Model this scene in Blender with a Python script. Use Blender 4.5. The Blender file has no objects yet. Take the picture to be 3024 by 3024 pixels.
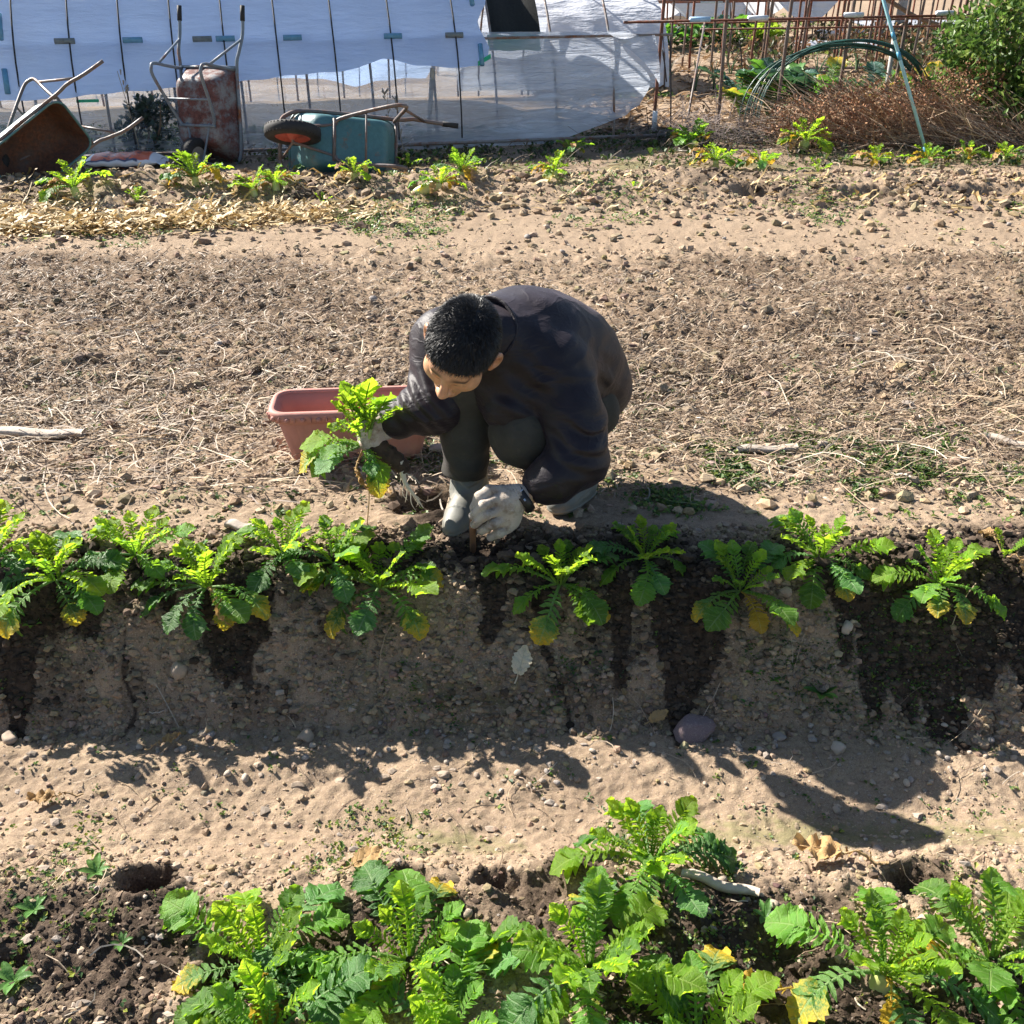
import bpy, math, random
import numpy as np
from mathutils import Vector, Matrix, Euler

random.seed(7)
rng = np.random.default_rng(7)
scene = bpy.context.scene
COL = scene.collection
R = math.radians

# ------------------------------------------------------------------ camera
CAM_H, PITCH, FPX = 1.36, R(29.4), 2905.0
cam_d = bpy.data.cameras.new("camera")
cam = bpy.data.objects.new("camera", cam_d)
COL.objects.link(cam)
cam.location = (0, 0, CAM_H)
cam.rotation_euler = (math.pi / 2 - PITCH, 0, 0)
cam_d.sensor_width = 36
cam_d.lens = FPX / 3024 * 36
cam_d.clip_start = 0.05
cam_d.clip_end = 2000
scene.camera = cam

# ------------------------------------------------------------------ light
SUN_TO = Vector((-0.79, 0.613, 0.0)).normalized()      # horizontal direction towards the sun
SUN_EL = R(37)
world = bpy.data.worlds.new("World")
scene.world = world
world.use_nodes = True
wn = world.node_tree.nodes
wl = world.node_tree.links
sky = wn.new("ShaderNodeTexSky")
sky.sky_type = 'NISHITA'
sky.sun_disc = False
sky.sun_elevation = SUN_EL
sky.sun_rotation = math.atan2(SUN_TO.x, SUN_TO.y)
sky.air_density = 1.0
sky.dust_density = 0.6
bg = wn["Background"]
wl.new(sky.outputs[0], bg.inputs[0])
bg.inputs[1].default_value = 0.055
sun_d = bpy.data.lights.new("sun", 'SUN')
sun_d.energy = 5.0
sun_d.angle = R(0.53)
sun_d.color = (1.0, 0.935, 0.84)
sun = bpy.data.objects.new("sun", sun_d)
COL.objects.link(sun)
to_sun = Vector((SUN_TO.x * math.cos(SUN_EL), SUN_TO.y * math.cos(SUN_EL), math.sin(SUN_EL)))
sun.rotation_euler = to_sun.to_track_quat('Z', 'Y').to_euler()
sun.location = to_sun * 30
vs = scene.view_settings
vs.view_transform = 'Standard'
vs.look = 'None'
vs.exposure = 1.55
vs.gamma = 1.0
vs.use_curve_mapping = False
scene.cycles.use_denoising = True
scene.cycles.adaptive_threshold = 0.02
scene.cycles.max_bounces = 8
scene.cycles.transparent_max_bounces = 24
scene.cycles.sample_clamp_indirect = 6

# ------------------------------------------------------------------ helpers
def tag(o, label=None, cat=None, group=None, kind=None):
    if label: o["label"] = label
    if cat: o["category"] = cat
    if group: o["group"] = group
    if kind: o["kind"] = kind
    return o

def empty(name, loc=(0, 0, 0), rz=0.0):
    o = bpy.data.objects.new(name, None)
    o.empty_display_size = 0.1
    o.location = loc
    o.rotation_euler = (0, 0, rz)
    COL.objects.link(o)
    return o

def link(name, me, mat=None, parent=None, loc=None):
    o = bpy.data.objects.new(name, me)
    COL.objects.link(o)
    if mat is not None and len(me.materials) == 0:
        me.materials.append(mat)
    if parent is not None:
        o.parent = parent
    if loc is not None:
        o.location = loc
    return o

def mesh_np(name, V, F, smooth=True, attrs=None):
    """V (n,3); F (m,k) of one face size."""
    V = np.asarray(V, dtype=np.float32)
    F = np.asarray(F, dtype=np.int32)
    me = bpy.data.meshes.new(name)
    k = F.shape[1]
    me.vertices.add(len(V)); me.vertices.foreach_set("co", V.ravel())
    me.loops.add(F.size); me.loops.foreach_set("vertex_index", F.ravel())
    me.polygons.add(len(F))
    me.polygons.foreach_set("loop_start", np.arange(0, F.size, k, dtype=np.int32))
    me.polygons.foreach_set("loop_total", np.full(len(F), k, dtype=np.int32))
    me.polygons.foreach_set("use_smooth", np.full(len(F), smooth))
    me.update(calc_edges=True)
    me.validate()
    for n, a in (attrs or {}).items():
        a = np.asarray(a, dtype=np.float32)
        if a.ndim == 1:
            at = me.attributes.new(n, 'FLOAT', 'POINT'); at.data.foreach_set("value", a)
        else:
            if a.shape[1] == 3: a = np.concatenate([a, np.ones((len(a), 1), np.float32)], 1)
            at = me.attributes.new(n, 'FLOAT_COLOR', 'POINT'); at.data.foreach_set("color", a.ravel())
    return me

class MB:
    """collects verts and faces of one mesh"""
    def __init__(s): s.v = []; s.f = []
    def add(s, vs_, fs):
        b = len(s.v); s.v += [tuple(v) for v in vs_]; s.f += [tuple(i + b for i in f) for f in fs]
    def box(s, c, d, rot=None):
        M = rot if rot is not None else Matrix.Identity(3)
        c = Vector(c); p = []
        for x in (-1, 1):
            for y in (-1, 1):
                for z in (-1, 1):
                    p.append(c + M @ Vector((x * d[0] / 2, y * d[1] / 2, z * d[2] / 2)))
        s.add(p, [(0, 1, 3, 2), (4, 6, 7, 5), (0, 4, 5, 1), (2, 3, 7, 6), (0, 2, 6, 4), (1, 5, 7, 3)])
    def tube(s, pts, r, n=8, cap=True):
        pts = [Vector(p) for p in pts]; m = len(pts)
        rr = r if hasattr(r, '__len__') else [r] * m
        prev = None; ring = []
        for i, p in enumerate(pts):
            t = (pts[min(i + 1, m - 1)] - pts[max(i - 1, 0)])
            t = t.normalized() if t.length > 1e-9 else Vector((0, 0, 1))
            if prev is None:
                a = Vector((0, 0, 1)) if abs(t.z) < .9 else Vector((1, 0, 0))
                u = t.cross(a).normalized()
            else:
                u = (prev - t * prev.dot(t)).normalized()
            prev = u; w = t.cross(u)
            ring.append([p + (u * math.cos(2 * math.pi * k / n) + w * math.sin(2 * math.pi * k / n)) * rr[i] for k in range(n)])
        vs_ = [v for q in ring for v in q]; fs = []
        for i in range(m - 1):
            for k in range(n):
                a = i * n + k; b = i * n + (k + 1) % n
                fs.append((a, b, b + n, a + n))
        if cap:
            fs.append(tuple(range(n - 1, -1, -1))); fs.append(tuple(range((m - 1) * n, m * n)))
        s.add(vs_, fs)
    def lathe(s, prof, c, axis, n=24):
        """prof: list of (radius, along)"""
        c = Vector(c); ax = Vector(axis).normalized()
        a = Vector((0, 0, 1)) if abs(ax.z) < .9 else Vector((1, 0, 0))
        u = ax.cross(a).normalized(); w = ax.cross(u); vs_ = []; fs = []; m = len(prof)
        for (r, h) in prof:
            for k in range(n):
                t = 2 * math.pi * k / n
                vs_.append(c + ax * h + (u * math.cos(t) + w * math.sin(t)) * r)
        for i in range(m - 1):
            for k in range(n):
                q = i * n + k; b = i * n + (k + 1) % n
                fs.append((q, b, b + n, q + n))
        s.add(vs_, fs)
    def grid(s, fn, nu, nv):
        """fn(i/nu, j/nv) -> point"""
        vs_ = [fn(i / nu, j / nv) for i in range(nu + 1) for j in range(nv + 1)]
        fs = [(i * (nv + 1) + j, (i + 1) * (nv + 1) + j, (i + 1) * (nv + 1) + j + 1, i * (nv + 1) + j + 1)
              for i in range(nu) for j in range(nv)]
        s.add(vs_, fs)
    def mesh(s, name, smooth=True):
        me = bpy.data.meshes.new(name)
        me.from_pydata(s.v, [], s.f); me.update()
        if smooth: me.polygons.foreach_set("use_smooth", [True] * len(me.polygons))
        return me
    def build(s, name, mat, parent=None, smooth=True, loc=None):
        return link(name, s.mesh(name, smooth), mat, parent, loc)

def spline(pts, n=8):
    """Catmull-Rom through the points"""
    pts = [Vector(p) for p in pts]
    P = [pts[0] * 2 - pts[1]] + pts + [pts[-1] * 2 - pts[-2]]
    out = []
    for i in range(1, len(P) - 2):
        for k in range(n):
            t = k / n
            out.append(0.5 * ((2 * P[i]) + (P[i + 1] - P[i - 1]) * t + (2 * P[i - 1] - 5 * P[i] + 4 * P[i + 1] - P[i + 2]) * t * t
                              + (3 * P[i] - P[i - 1] - 3 * P[i + 1] + P[i + 2]) * t ** 3))
    out.append(pts[-1]); return out

def copy_tree(o, parent=None):
    c = o.copy(); COL.objects.link(c); c.parent = parent
    for ch in list(o.children): copy_tree(ch, c)
    return c

# ------------------------------------------------------------------ noise
def _hash(ix, iy, iz, seed):
    h = (ix.astype(np.int64) * 374761393 + iy.astype(np.int64) * 668265263 + iz.astype(np.int64) * 2147483647 + seed * 1274126177) & 0xFFFFFFFF
    h = ((h ^ (h >> 13)) * 1274126177) & 0xFFFFFFFF
    h = h ^ (h >> 16)
    return (h & 0xFFFFFF) / float(0xFFFFFF)

def vnoise(x, y, z=None, seed=0):
    """value noise in [-1,1]"""
    x = np.asarray(x, float); y = np.asarray(y, float)
    ix = np.floor(x); iy = np.floor(y); fx = x - ix; fy = y - iy
    fx = fx * fx * (3 - 2 * fx); fy = fy * fy * (3 - 2 * fy)
    if z is None:
        zz = np.zeros_like(ix)
        a = _hash(ix, iy, zz, seed); b = _hash(ix + 1, iy, zz, seed); c = _hash(ix, iy + 1, zz, seed); d = _hash(ix + 1, iy + 1, zz, seed)
        return ((a + (b - a) * fx) * (1 - fy) + (c + (d - c) * fx) * fy) * 2 - 1
    z = np.asarray(z, float); iz = np.floor(z); fz = z - iz; fz = fz * fz * (3 - 2 * fz)
    out = 0
    for k in (0, 1):
        a = _hash(ix, iy, iz + k, seed); b = _hash(ix + 1, iy, iz + k, seed); c = _hash(ix, iy + 1, iz + k, seed); d = _hash(ix + 1, iy + 1, iz + k, seed)
        q = (a + (b - a) * fx) * (1 - fy) + (c + (d - c) * fx) * fy
        out = out + q * (fz if k else 1 - fz)
    return out * 2 - 1

def fbm(x, y, f, octs, seed=0, gain=.5, z=None):
    s = 0; a = 1
    for o in range(octs):
        c, sn = math.cos(.7 * o), math.sin(.7 * o)
        X = (x * c - y * sn) * f + 13.1 * o; Y = (x * sn + y * c) * f + 7.7 * o
        s = s + a * vnoise(X, Y, None if z is None else z * f + 3.3 * o, seed + o); a *= gain; f *= 2.03
    return s

def sstep(a, b, x):
    t = np.clip((np.asarray(x, float) - a) / (b - a), 0, 1)
    return t * t * (3 - 2 * t)

# ------------------------------------------------------------------ implicit surfaces
def surface_nets(F, org, h):
    nx, ny, nz = F.shape
    S = F < 0
    C = (nx - 1, ny - 1, nz - 1)
    cnt = np.zeros(C, np.float32); sm = np.zeros(C + (3,), np.float32)
    def sl(o): return F[o[0]:o[0] + C[0], o[1]:o[1] + C[1], o[2]:o[2] + C[2]]
    for ax in range(3):
        for u in (0, 1):
            for w in (0, 1):
                a = [0, 0, 0]; o2 = [i for i in range(3) if i != ax]; a[o2[0]] = u; a[o2[1]] = w
                b = list(a); b[ax] = 1
                fa, fb = sl(a), sl(b)
                m = (fa < 0) != (fb < 0)
                d = np.where(m, fa - fb, 1); t = np.where(m, fa / d, 0)
                cnt += m
                for k in range(3):
                    sm[..., k] += np.where(m, a[k] + (t if k == ax else 0), 0)
    act = cnt > 0
    idx = np.full(C, -1, np.int64); idx[act] = np.arange(act.sum())
    ii = np.argwhere(act)
    V = (ii + sm[act] / cnt[act][:, None]) * h + np.asarray(org)
    Q = []
    for ax in range(3):
        o2 = [(ax + 1) % 3, (ax + 2) % 3]
        A = np.moveaxis(S, [ax, o2[0], o2[1]], [0, 1, 2]); I = np.moveaxis(idx, [ax, o2[0], o2[1]], [0, 1, 2])
        a0 = A[:-1, 1:-1, 1:-1]; a1 = A[1:, 1:-1, 1:-1]
        for flip in (0, 1):
            m = (a0 & ~a1) if not flip else (~a0 & a1)
            q = np.argwhere(m)
            if len(q) == 0: continue
            i, j, k = q[:, 0], q[:, 1] + 1, q[:, 2] + 1
            quad = np.stack([I[i, j - 1, k - 1], I[i, j, k - 1], I[i, j, k], I[i, j - 1, k]], 1)
            if flip: quad = quad[:, ::-1]
            Q.append(quad)
    return V, np.concatenate(Q)

def smin(a, b, k):
    h = np.clip(.5 + .5 * (b - a) / k, 0, 1)
    return b + (a - b) * h - k * h * (1 - h)

def sd_cap(P, a, b, ra, rb):
    a = np.asarray(a, float); b = np.asarray(b, float); ab = b - a
    t = np.clip(((P - a) @ ab) / (ab @ ab), 0, 1)
    return np.linalg.norm(P - a - t[..., None] * ab, axis=-1) - (ra + (rb - ra) * t)

def sd_ell(P, c, r, rot=None):
    q = P - np.asarray(c, float)
    if rot is not None: q = q @ np.asarray(rot)          # columns of rot = local axes
    r = np.asarray(r, float)
    k0 = np.linalg.norm(q / r, axis=-1); k1 = np.linalg.norm(q / (r * r), axis=-1)
    return k0 * (k0 - 1) / np.maximum(k1, 1e-6)

def sd_chain(P, pts, rad, k=.02):
    d = None
    for i in range(len(pts) - 1):
        e = sd_cap(P, pts[i], pts[i + 1], rad[i], rad[i + 1])
        d = e if d is None else smin(d, e, k)
    return d

def sdf_mesh(fn, lo, hi, h, B=9):
    """surface of fn = 0, evaluated only in blocks near the surface"""
    lo = np.asarray(lo, float); hi = np.asarray(hi, float)
    n = (np.ceil((hi - lo) / h / B).astype(int)) * B + 1
    F = np.full(n, 1.0, np.float32)
    nb = (n - 1) // B
    cb = np.stack(np.meshgrid(*[lo[i] + (np.arange(nb[i]) + .5) * B * h for i in range(3)], indexing='ij'), -1)
    fc = fn(cb.reshape(-1, 3)).reshape(nb)
    rad = B * h * .87 * 1.35 + .012
    ax = [lo[i] + np.arange(n[i]) * h for i in range(3)]
    for (i, j, k) in np.ndindex(*nb):
        s_ = (slice(i * B, i * B + B + 1), slice(j * B, j * B + B + 1), slice(k * B, k * B + B + 1))
        if abs(fc[i, j, k]) > rad:
            F[s_] = fc[i, j, k]; continue
    todo = np.argwhere(np.abs(fc) <= rad)
    for (i, j, k) in todo:
        s_ = (slice(i * B, i * B + B + 1), slice(j * B, j * B + B + 1), slice(k * B, k * B + B + 1))
        g = np.stack(np.meshgrid(ax[0][s_[0]], ax[1][s_[1]], ax[2][s_[2]], indexing='ij'), -1)
        F[s_] = fn(g.reshape(-1, 3)).reshape(g.shape[:3])
    return surface_nets(F, lo, h)

# ------------------------------------------------------------------ pixel rays of the photograph -> points of the place
def ray(px, py):
    a = (px - 1512) / FPX; b = -(py - 1512) / FPX
    return np.array([a, math.cos(PITCH) + b * math.sin(PITCH), -math.sin(PITCH) + b * math.cos(PITCH)])

def on_ground(px, py):
    """where the line of sight meets the terrain"""
    d = ray(px, py); t0 = (CAM_H + .4) / -d[2] * 1.02 if d[2] < -.01 else 60; lo = max(.3, (CAM_H - .75) / max(-d[2], .02) * .5)
    t = np.linspace(min(lo, t0 * .5), t0, 260)
    for _ in range(2):
        g = ground_fn(d[0] * t, d[1] * t); h = CAM_H + d[2] * t - g
        i = int(np.argmax(h <= 0)) if (h <= 0).any() else len(t) - 1
        t = np.linspace(t[max(0, i - 1)], t[i], 24)
    return Vector((d[0] * t[12], d[1] * t[12], float(ground_fn(d[0] * t[12], d[1] * t[12]))))

def on_plane_y(px, py, Y):
    d = ray(px, py); t = Y / d[1]
    return Vector((d[0] * t, Y, CAM_H + d[2] * t))
# ------------------------------------------------------------------ materials
class NT:
    def __init__(s, name):
        s.m = bpy.data.materials.new(name); s.m.use_nodes = True
        s.t = s.m.node_tree; s.t.nodes.clear()
        s.out = s.t.nodes.new("ShaderNodeOutputMaterial")
    def n(s, typ, ins=None, **props):
        nd = s.t.nodes.new("ShaderNode" + typ)
        for k, v in props.items(): setattr(nd, k, v)
        for k, v in (ins or {}).items():
            if isinstance(v, bpy.types.NodeSocket): s.t.links.new(v, nd.inputs[k])
            elif isinstance(v, bpy.types.Node): s.t.links.new(v.outputs[0], nd.inputs[k])
            else:
                if hasattr(v, '__len__') and len(v) == 3 and nd.inputs[k].type == 'RGBA': v = tuple(v) + (1,)
                nd.inputs[k].default_value = v
        return nd
    def math(s, op, a, b=0.0, c=None, clamp=False):
        d = {0: a, 1: b}
        if c is not None: d[2] = c
        return s.n("Math", d, operation=op, use_clamp=clamp).outputs[0]
    def mix(s, f, a, b, mode='MIX'):
        nd = s.t.nodes.new("ShaderNodeMix"); nd.data_type = 'RGBA'; nd.blend_type = mode
        for i, v in ((0, f), (6, a), (7, b)):
            if isinstance(v, bpy.types.NodeSocket): s.t.links.new(v, nd.inputs[i])
            elif isinstance(v, bpy.types.Node): s.t.links.new(v.outputs[0], nd.inputs[i])
            else:
                if i and len(v) == 3: v = tuple(v) + (1,)
                nd.inputs[i].default_value = v
        return nd.outputs[2]
    def noise(s, scale, detail=4, rough=.55, vec=None, dist=0.0):
        d = {"Scale": scale, "Detail": detail, "Roughness": rough, "Distortion": dist}
        if vec is not None: d["Vector"] = vec
        return s.n("TexNoise", d).outputs[0]
    def ramp(s, f, stops):
        nd = s.n("ValToRGB", {0: f}); cr = nd.color_ramp
        while len(cr.elements) < len(stops): cr.elements.new(.5)
        for e, (p, c) in zip(cr.elements, stops):
            e.position = p; e.color = (c if hasattr(c, '__len__') else (c, c, c)) + ((1,) if not hasattr(c, '__len__') or len(c) == 3 else ())
        return nd.outputs[0]
    def mapr(s, v, a, b, c=0.0, d=1.0):
        return s.n("MapRange", {0: v, 1: a, 2: b, 3: c, 4: d}).outputs[0]
    def attr(s, n, what=0): return s.n("Attribute", attribute_name=n).outputs[what]
    def obj(s): return s.n("TexCoord").outputs["Object"]
    def gen(s): return s.n("NewGeometry").outputs["Position"]
    def bump(s, h, strength, dist=.01, nrm=None):
        d = {"Height": h, "Strength": strength, "Distance": dist}
        if nrm is not None: d["Normal"] = nrm
        return s.n("Bump", d).outputs[0]
    def bsdf(s, color, rough=.6, **kw):
        d = {"Base Color": color, "Roughness": rough}
        d.update({k.replace('_', ' '): v for k, v in kw.items()})
        return s.n("BsdfPrincipled", d)
    def done(s, sh):
        s.t.links.new(sh.outputs[0] if isinstance(sh, bpy.types.Node) else sh, s.out.inputs[0]); return s.m

def simple(name, col, rough=.6, var=.15, scale=20, bump=.0, bscale=200, metallic=0.0, spec=.5, col2=None, c2f=(.5, .65)):
    t = NT(name); o = t.obj()
    n = t.noise(scale, 5, .6, o)
    c = t.mix(t.mapr(n, .3, .7), tuple(x * (1 - var) for x in col), tuple(min(1, x * (1 + var)) for x in col))
    if col2 is not None:
        n2 = t.noise(scale * .45, 7, .68, o)
        c = t.mix(t.mapr(n2, c2f[0], c2f[1]), c, col2)
    b = t.bsdf(c, rough, Metallic=metallic)
    b.inputs["Specular IOR Level"].default_value = spec
    if bump: t.t.links.new(t.bump(t.noise(bscale, 4, .6, o), bump, .004), b.inputs["Normal"])
    return t.done(b)

def leaf_mat(name, base, trans, vein, rough=.42, tip=None, tip_at=(.5, .9), spots=0.0, tmix=.5):
    """a leaf: reflecting upper side, light passing through, pale veins, optional other colour at the tip"""
    t = NT(name)
    uv = t.n("UVMap", uv_map="lobe").outputs[0]
    sx = t.n("SeparateXYZ", {0: uv})
    a, b = sx.outputs[0], sx.outputs[1]                 # along the lobe 0..1, across -1..1 (stored *.5+.5)
    bb = t.math('ABSOLUTE', t.math('MULTIPLY_ADD', b, 2.0, -1.0))
    mid = t.mapr(bb, .03, .075, 1, 0)
    fr = t.math('FRACT', t.math('SUBTRACT', t.math('MULTIPLY', a, 4.5), t.math('MULTIPLY', bb, 1.25)))
    side = t.mapr(t.math('ABSOLUTE', t.math('SUBTRACT', fr, .5)), .04, .12, 1, 0)
    veins = t.math('MAXIMUM', mid, t.math('MULTIPLY', side, .55))
    rnd = t.n("ObjectInfo").outputs["Random"]
    pos = t.obj()
    nz = t.noise(35, 4, .6, pos)
    v = t.math('ADD', t.math('MULTIPLY', rnd, .55), t.math('MULTIPLY', nz, .6))
    def tone(c, lo, hi): return t.mix(t.mapr(v, .25, .85), tuple(x * lo for x in c), tuple(min(1, x * hi) for x in c))
    cb = tone(base, .62, 1.35); ct = tone(trans, .7, 1.2)
    if tip is not None:
        s = t.attr("along", 2)
        f = t.mapr(t.math('ADD', s, t.math('MULTIPLY_ADD', nz, .7, -.35)), tip_at[0], tip_at[1])
        cb = t.mix(f, cb, tip[0]); ct = t.mix(f, ct, tip[1])
    if spots:
        sp = t.mapr(t.noise(160, 3, .6, pos), .66, .72)
        cb = t.mix(t.math('MULTIPLY', sp, spots), cb, (.25, .16, .05)); ct = t.mix(t.math('MULTIPLY', sp, spots), ct, (.2, .12, .03))
    cb = t.mix(t.math('MULTIPLY', veins, .6), cb, vein); ct = t.mix(t.math('MULTIPLY', veins, .45), ct, tuple(x * .9 for x in vein))
    h = t.math('ADD', t.math('MULTIPLY', veins, -1.0), t.math('MULTIPLY', t.noise(90, 3, .5, pos), 1.2))
    nrm = t.bump(h, .55, .003)
    p = t.bsdf(cb, rough, Normal=nrm); p.inputs["Specular IOR Level"].default_value = .34
    tr = t.n("BsdfTranslucent", {"Color": ct, "Normal": nrm})
    return t.done(t.n("MixShader", {0: tmix, 1: p, 2: tr}))

M = {}
def soil_mat():
    t = NT("soil"); p = t.gen()
    n1 = t.noise(3.0, 6, .6, p); n2 = t.noise(60, 5, .65, p); n3 = t.noise(380, 3, .6, p)
    dry = t.mix(t.mapr(n1, .35, .68), (.29, .215, .143), (.40, .305, .208))
    dry = t.mix(t.mapr(n2, .3, .72), tuple([.25, .18, .125]), dry)
    n4 = t.noise(140, 4, .7, p)
    dry = t.mix(t.mapr(n4, .52, .66), dry, (.20, .145, .105))
    dry = t.mix(t.mapr(n3, .58, .7), dry, (.50, .41, .33))
    wet = t.mix(t.mapr(n2, .35, .7), (.026, .018, .013), (.085, .060, .044))
    m = t.attr("moist", 2)
    mm = t.mapr(t.math('ADD', m, t.math('MULTIPLY_ADD', t.math('ADD', n2, t.noise(170, 3, .6, p)), .75, -.75)), .2, .85)
    c = t.mix(mm, dry, wet)
    lt = t.attr("litter", 2)
    lm = t.mapr(t.math('ADD', lt, t.math('MULTIPLY_ADD', t.noise(45, 5, .7, p), .9, -.45)), .35, .8)
    c = t.mix(t.math('MULTIPLY', lm, .7), c, (.12, .082, .055))
    g = t.attr("green", 2)
    gm = t.mapr(t.math('ADD', g, t.math('MULTIPLY_ADD', t.noise(30, 5, .65, p), 1.2, -.6)), .45, .75)
    c = t.mix(t.math('MULTIPLY', gm, .5), c, (.10, .12, .035))
    h = t.math('ADD', n2, t.math('MULTIPLY', n3, .6))
    b = t.bsdf(c, .95, Normal=t.bump(h, .8, .006)); b.inputs["Specular IOR Level"].default_value = .15
    return t.done(b)
M['soil'] = soil_mat()

def tint_mat(name, rough=.9, spec=.2, trans=0.0, bump=.4, bs=300):
    t = NT(name); c = t.attr("tint", 0); p = t.gen()
    c = t.mix(t.mapr(t.noise(bs * .5, 4, .6, p), .3, .7), t.mix(1.0, c, (.7, .7, .7), 'MULTIPLY'), t.mix(1.0, c, (1.15, 1.13, 1.1), 'MULTIPLY'))
    b = t.bsdf(c, rough); b.inputs["Specular IOR Level"].default_value = spec
    if bump: t.t.links.new(t.bump(t.noise(bs, 4, .6, p), bump, .003), b.inputs["Normal"])
    if trans:
        b = t.n("MixShader", {0: trans, 1: b.outputs[0], 2: t.n("BsdfTranslucent", {"Color": c}).outputs[0]})
    return t.done(b)
M['clod'] = tint_mat("soil_clods")
M['straw'] = tint_mat("dry_straw", .6, .35, .15, 0)
M['weed'] = tint_mat("weed_leaves", .5, .4, .4, 0)
M['tiny'] = tint_mat("twigs", .8, .2, 0, 0)

# radish leaves
YT = ((.62, .42, .03), (.85, .6, .04))
M['leaf_young'] = leaf_mat("radish_leaf_young", (.16, .30, .025), (.52, .77, .035), (.40, .52, .13), tmix=.6, spots=.3)
M['leaf_green'] = leaf_mat("radish_leaf_green", (.10, .235, .03), (.38, .68, .03), (.33, .46, .15), tmix=.48, spots=.35)
M['leaf_old'] = leaf_mat("radish_leaf_old", (.07, .185, .04), (.18, .44, .035), (.26, .37, .17), rough=.42, tmix=.36, spots=.4)
M['leaf_tip'] = leaf_mat("radish_leaf_yellowing", (.09, .20, .04), (.26, .5, .04), (.3, .42, .17), tmix=.42, tip=YT, tip_at=(.74, 1.05), spots=.5)
M['leaf_yellow'] = leaf_mat("radish_leaf_yellow", (.5, .33, .03), (.7, .48, .04), (.6, .45, .12), tmix=.45, tip=((.5, .27, .04), (.5, .3, .05)), tip_at=(.8, 1.2), spots=.5)
M['leaf_dry'] = leaf_mat("radish_leaf_withered", (.48, .3, .13), (.4, .24, .09), (.5, .36, .2), rough=.7, tmix=.25, spots=.6)
M['radish'] = simple("radish_skin", (.62, .60, .40), .45, .08, 12, .1, 80, col2=(.30, .22, .13), c2f=(.58, .75))
M['radish_green'] = simple("radish_green_top", (.42, .46, .16), .45, .15, 12, .1, 80, col2=(.5, .48, .3), c2f=(.5, .7))
# ------------------------------------------------------------------ terrain
Z_PATH = -0.30
# dug holes and hollows: x, y, radius x, radius y, depth
HOLES = [(-0.72, 1.335, .045, .04, .075), (-0.215, 1.325, .042, .034, .07), (-0.03, 1.34, .04, .03, .05), (0.80, 1.33, .06, .04, .05),
         (-0.10, 2.19, .075, .05, .03), (-0.225, 2.46, .10, .07, .05), (0.045, 1.30, .06, .05, .05), (-.92, 1.15, .06, .018, .025),
         (0.50, 1.15, .07, .06, .035), (-0.50, 1.10, .05, .05, .05), (1.55, 6.55, .12, .1, .08), (2.3, 6.5, .16, .1, .09), (3.1, 6.6, .2, .1, .07)]
HEAPS = [(-0.09, 2.40, .09, .05, .03), (-.19, 2.36, .07, .05, .022), (-.75, 1.20, .12, .06, .02), (.12, 1.36, .06, .04, .03), (1.2, 6.9, .3, .2, .05), (-.2, 7.0, .25, .2, .05), (-2.4, 6.7, .2, .12, .05)]

def edge_wob(x):
    return .035 * vnoise(x * 1.9, x * 0 + 3.3, seed=5) + .016 * vnoise(x * 6.1, x * 0 + 1.1, seed=6) + .007 * vnoise(x * 19, x * 0, seed=8)

def face_t(x, y):
    """0 at the foot of the bed's side, 1 at its upper edge"""
    w = edge_wob(x)
    foot = 1.835 + .03 * vnoise(x * 1.3, x * 0 + 9, seed=9) + .013 * vnoise(x * 7, x * 0 + 9, seed=10) - .05 * sstep(.8, 1.5, x)
    top = 2.10 + w
    return (y - foot) / (top - foot)

def macro(x, y):
    x = np.asarray(x, float); y = np.asarray(y, float)
    t = face_t(x, y)
    tc = np.clip(t, 0, 1)
    prof = .16 * sstep(0, .35, tc) + .84 * sstep(-.12, 1.12, tc) ** .95
    prof = np.where(t >= 1, 1, np.where(t <= 0, 0, np.clip(.72 * tc + .28 * sstep(0, 1, tc), 0, 1)))
    z = Z_PATH + .31 * prof
    z = z - .012 * sstep(2.28, 2.45, y)
    near = sstep(1.56, 1.30, y + .05 * vnoise(x * 1.7, x * 0 + 5, seed=12))
    z = z + .085 * near * (1 - sstep(.6, .2, y))
    z = z + (.012 * np.exp(-((y - 1.72) / .06) ** 2)) * (1 + vnoise(x * 4, y * 4, seed=14))
    z = z + .010 * fbm(x, y, 5, 3, 19) * sstep(1.35, 1.5, y) * (1 - sstep(1.75, 1.9, y))
    far = np.exp(-((y - (6.75 + .05 * x)) / .34) ** 2)
    z = z + .10 * far * (.75 + .5 * vnoise(x * 1.3, y * .8, seed=15))
    z = z + .015 * np.sin(y * 7.5 + .6 * x + 1.5 * vnoise(x, y, seed=2)) * sstep(2.9, 3.4, y) * (1 - sstep(5.0, 5.4, y))
    z = z + .02 * fbm(x, y, .8, 3, 20) * sstep(2.5, 3.5, y) * (1 - .6 * sstep(5.2, 5.5, y) * (1 - sstep(6, 6.3, y)))
    for (hx, hy, rx, ry, d) in HOLES:
        q = ((x - hx) / rx) ** 2 + ((y - hy) / ry) ** 2
        z = z - d * np.exp(-q ** 1.5) + d * .18 * np.exp(-((np.sqrt(q) - 1.5) / .35) ** 2)
    for (hx, hy, rx, ry, d) in HEAPS:
        q = ((x - hx) / rx) ** 2 + ((y - hy) / ry) ** 2
        z = z + d * np.exp(-q)
    return z

def loose(x, y):
    """how crumbly the surface is"""
    t = face_t(x, y)
    bed = np.exp(-((t - 1.15) / .5) ** 2) + .75 * sstep(-.05, .1, t) * (1 - sstep(1.1, 1.5, t))
    near = sstep(1.5, 1.36, y)
    mul = sstep(2.9, 3.5, y) * (1 - sstep(5.1, 5.5, y))
    far = sstep(5.9, 6.3, y) * (1 - sstep(7.3, 7.7, y))
    return np.clip(.34 + .8 * bed + .8 * near + .9 * mul + 1.3 * far, 0, 1.6)

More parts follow.
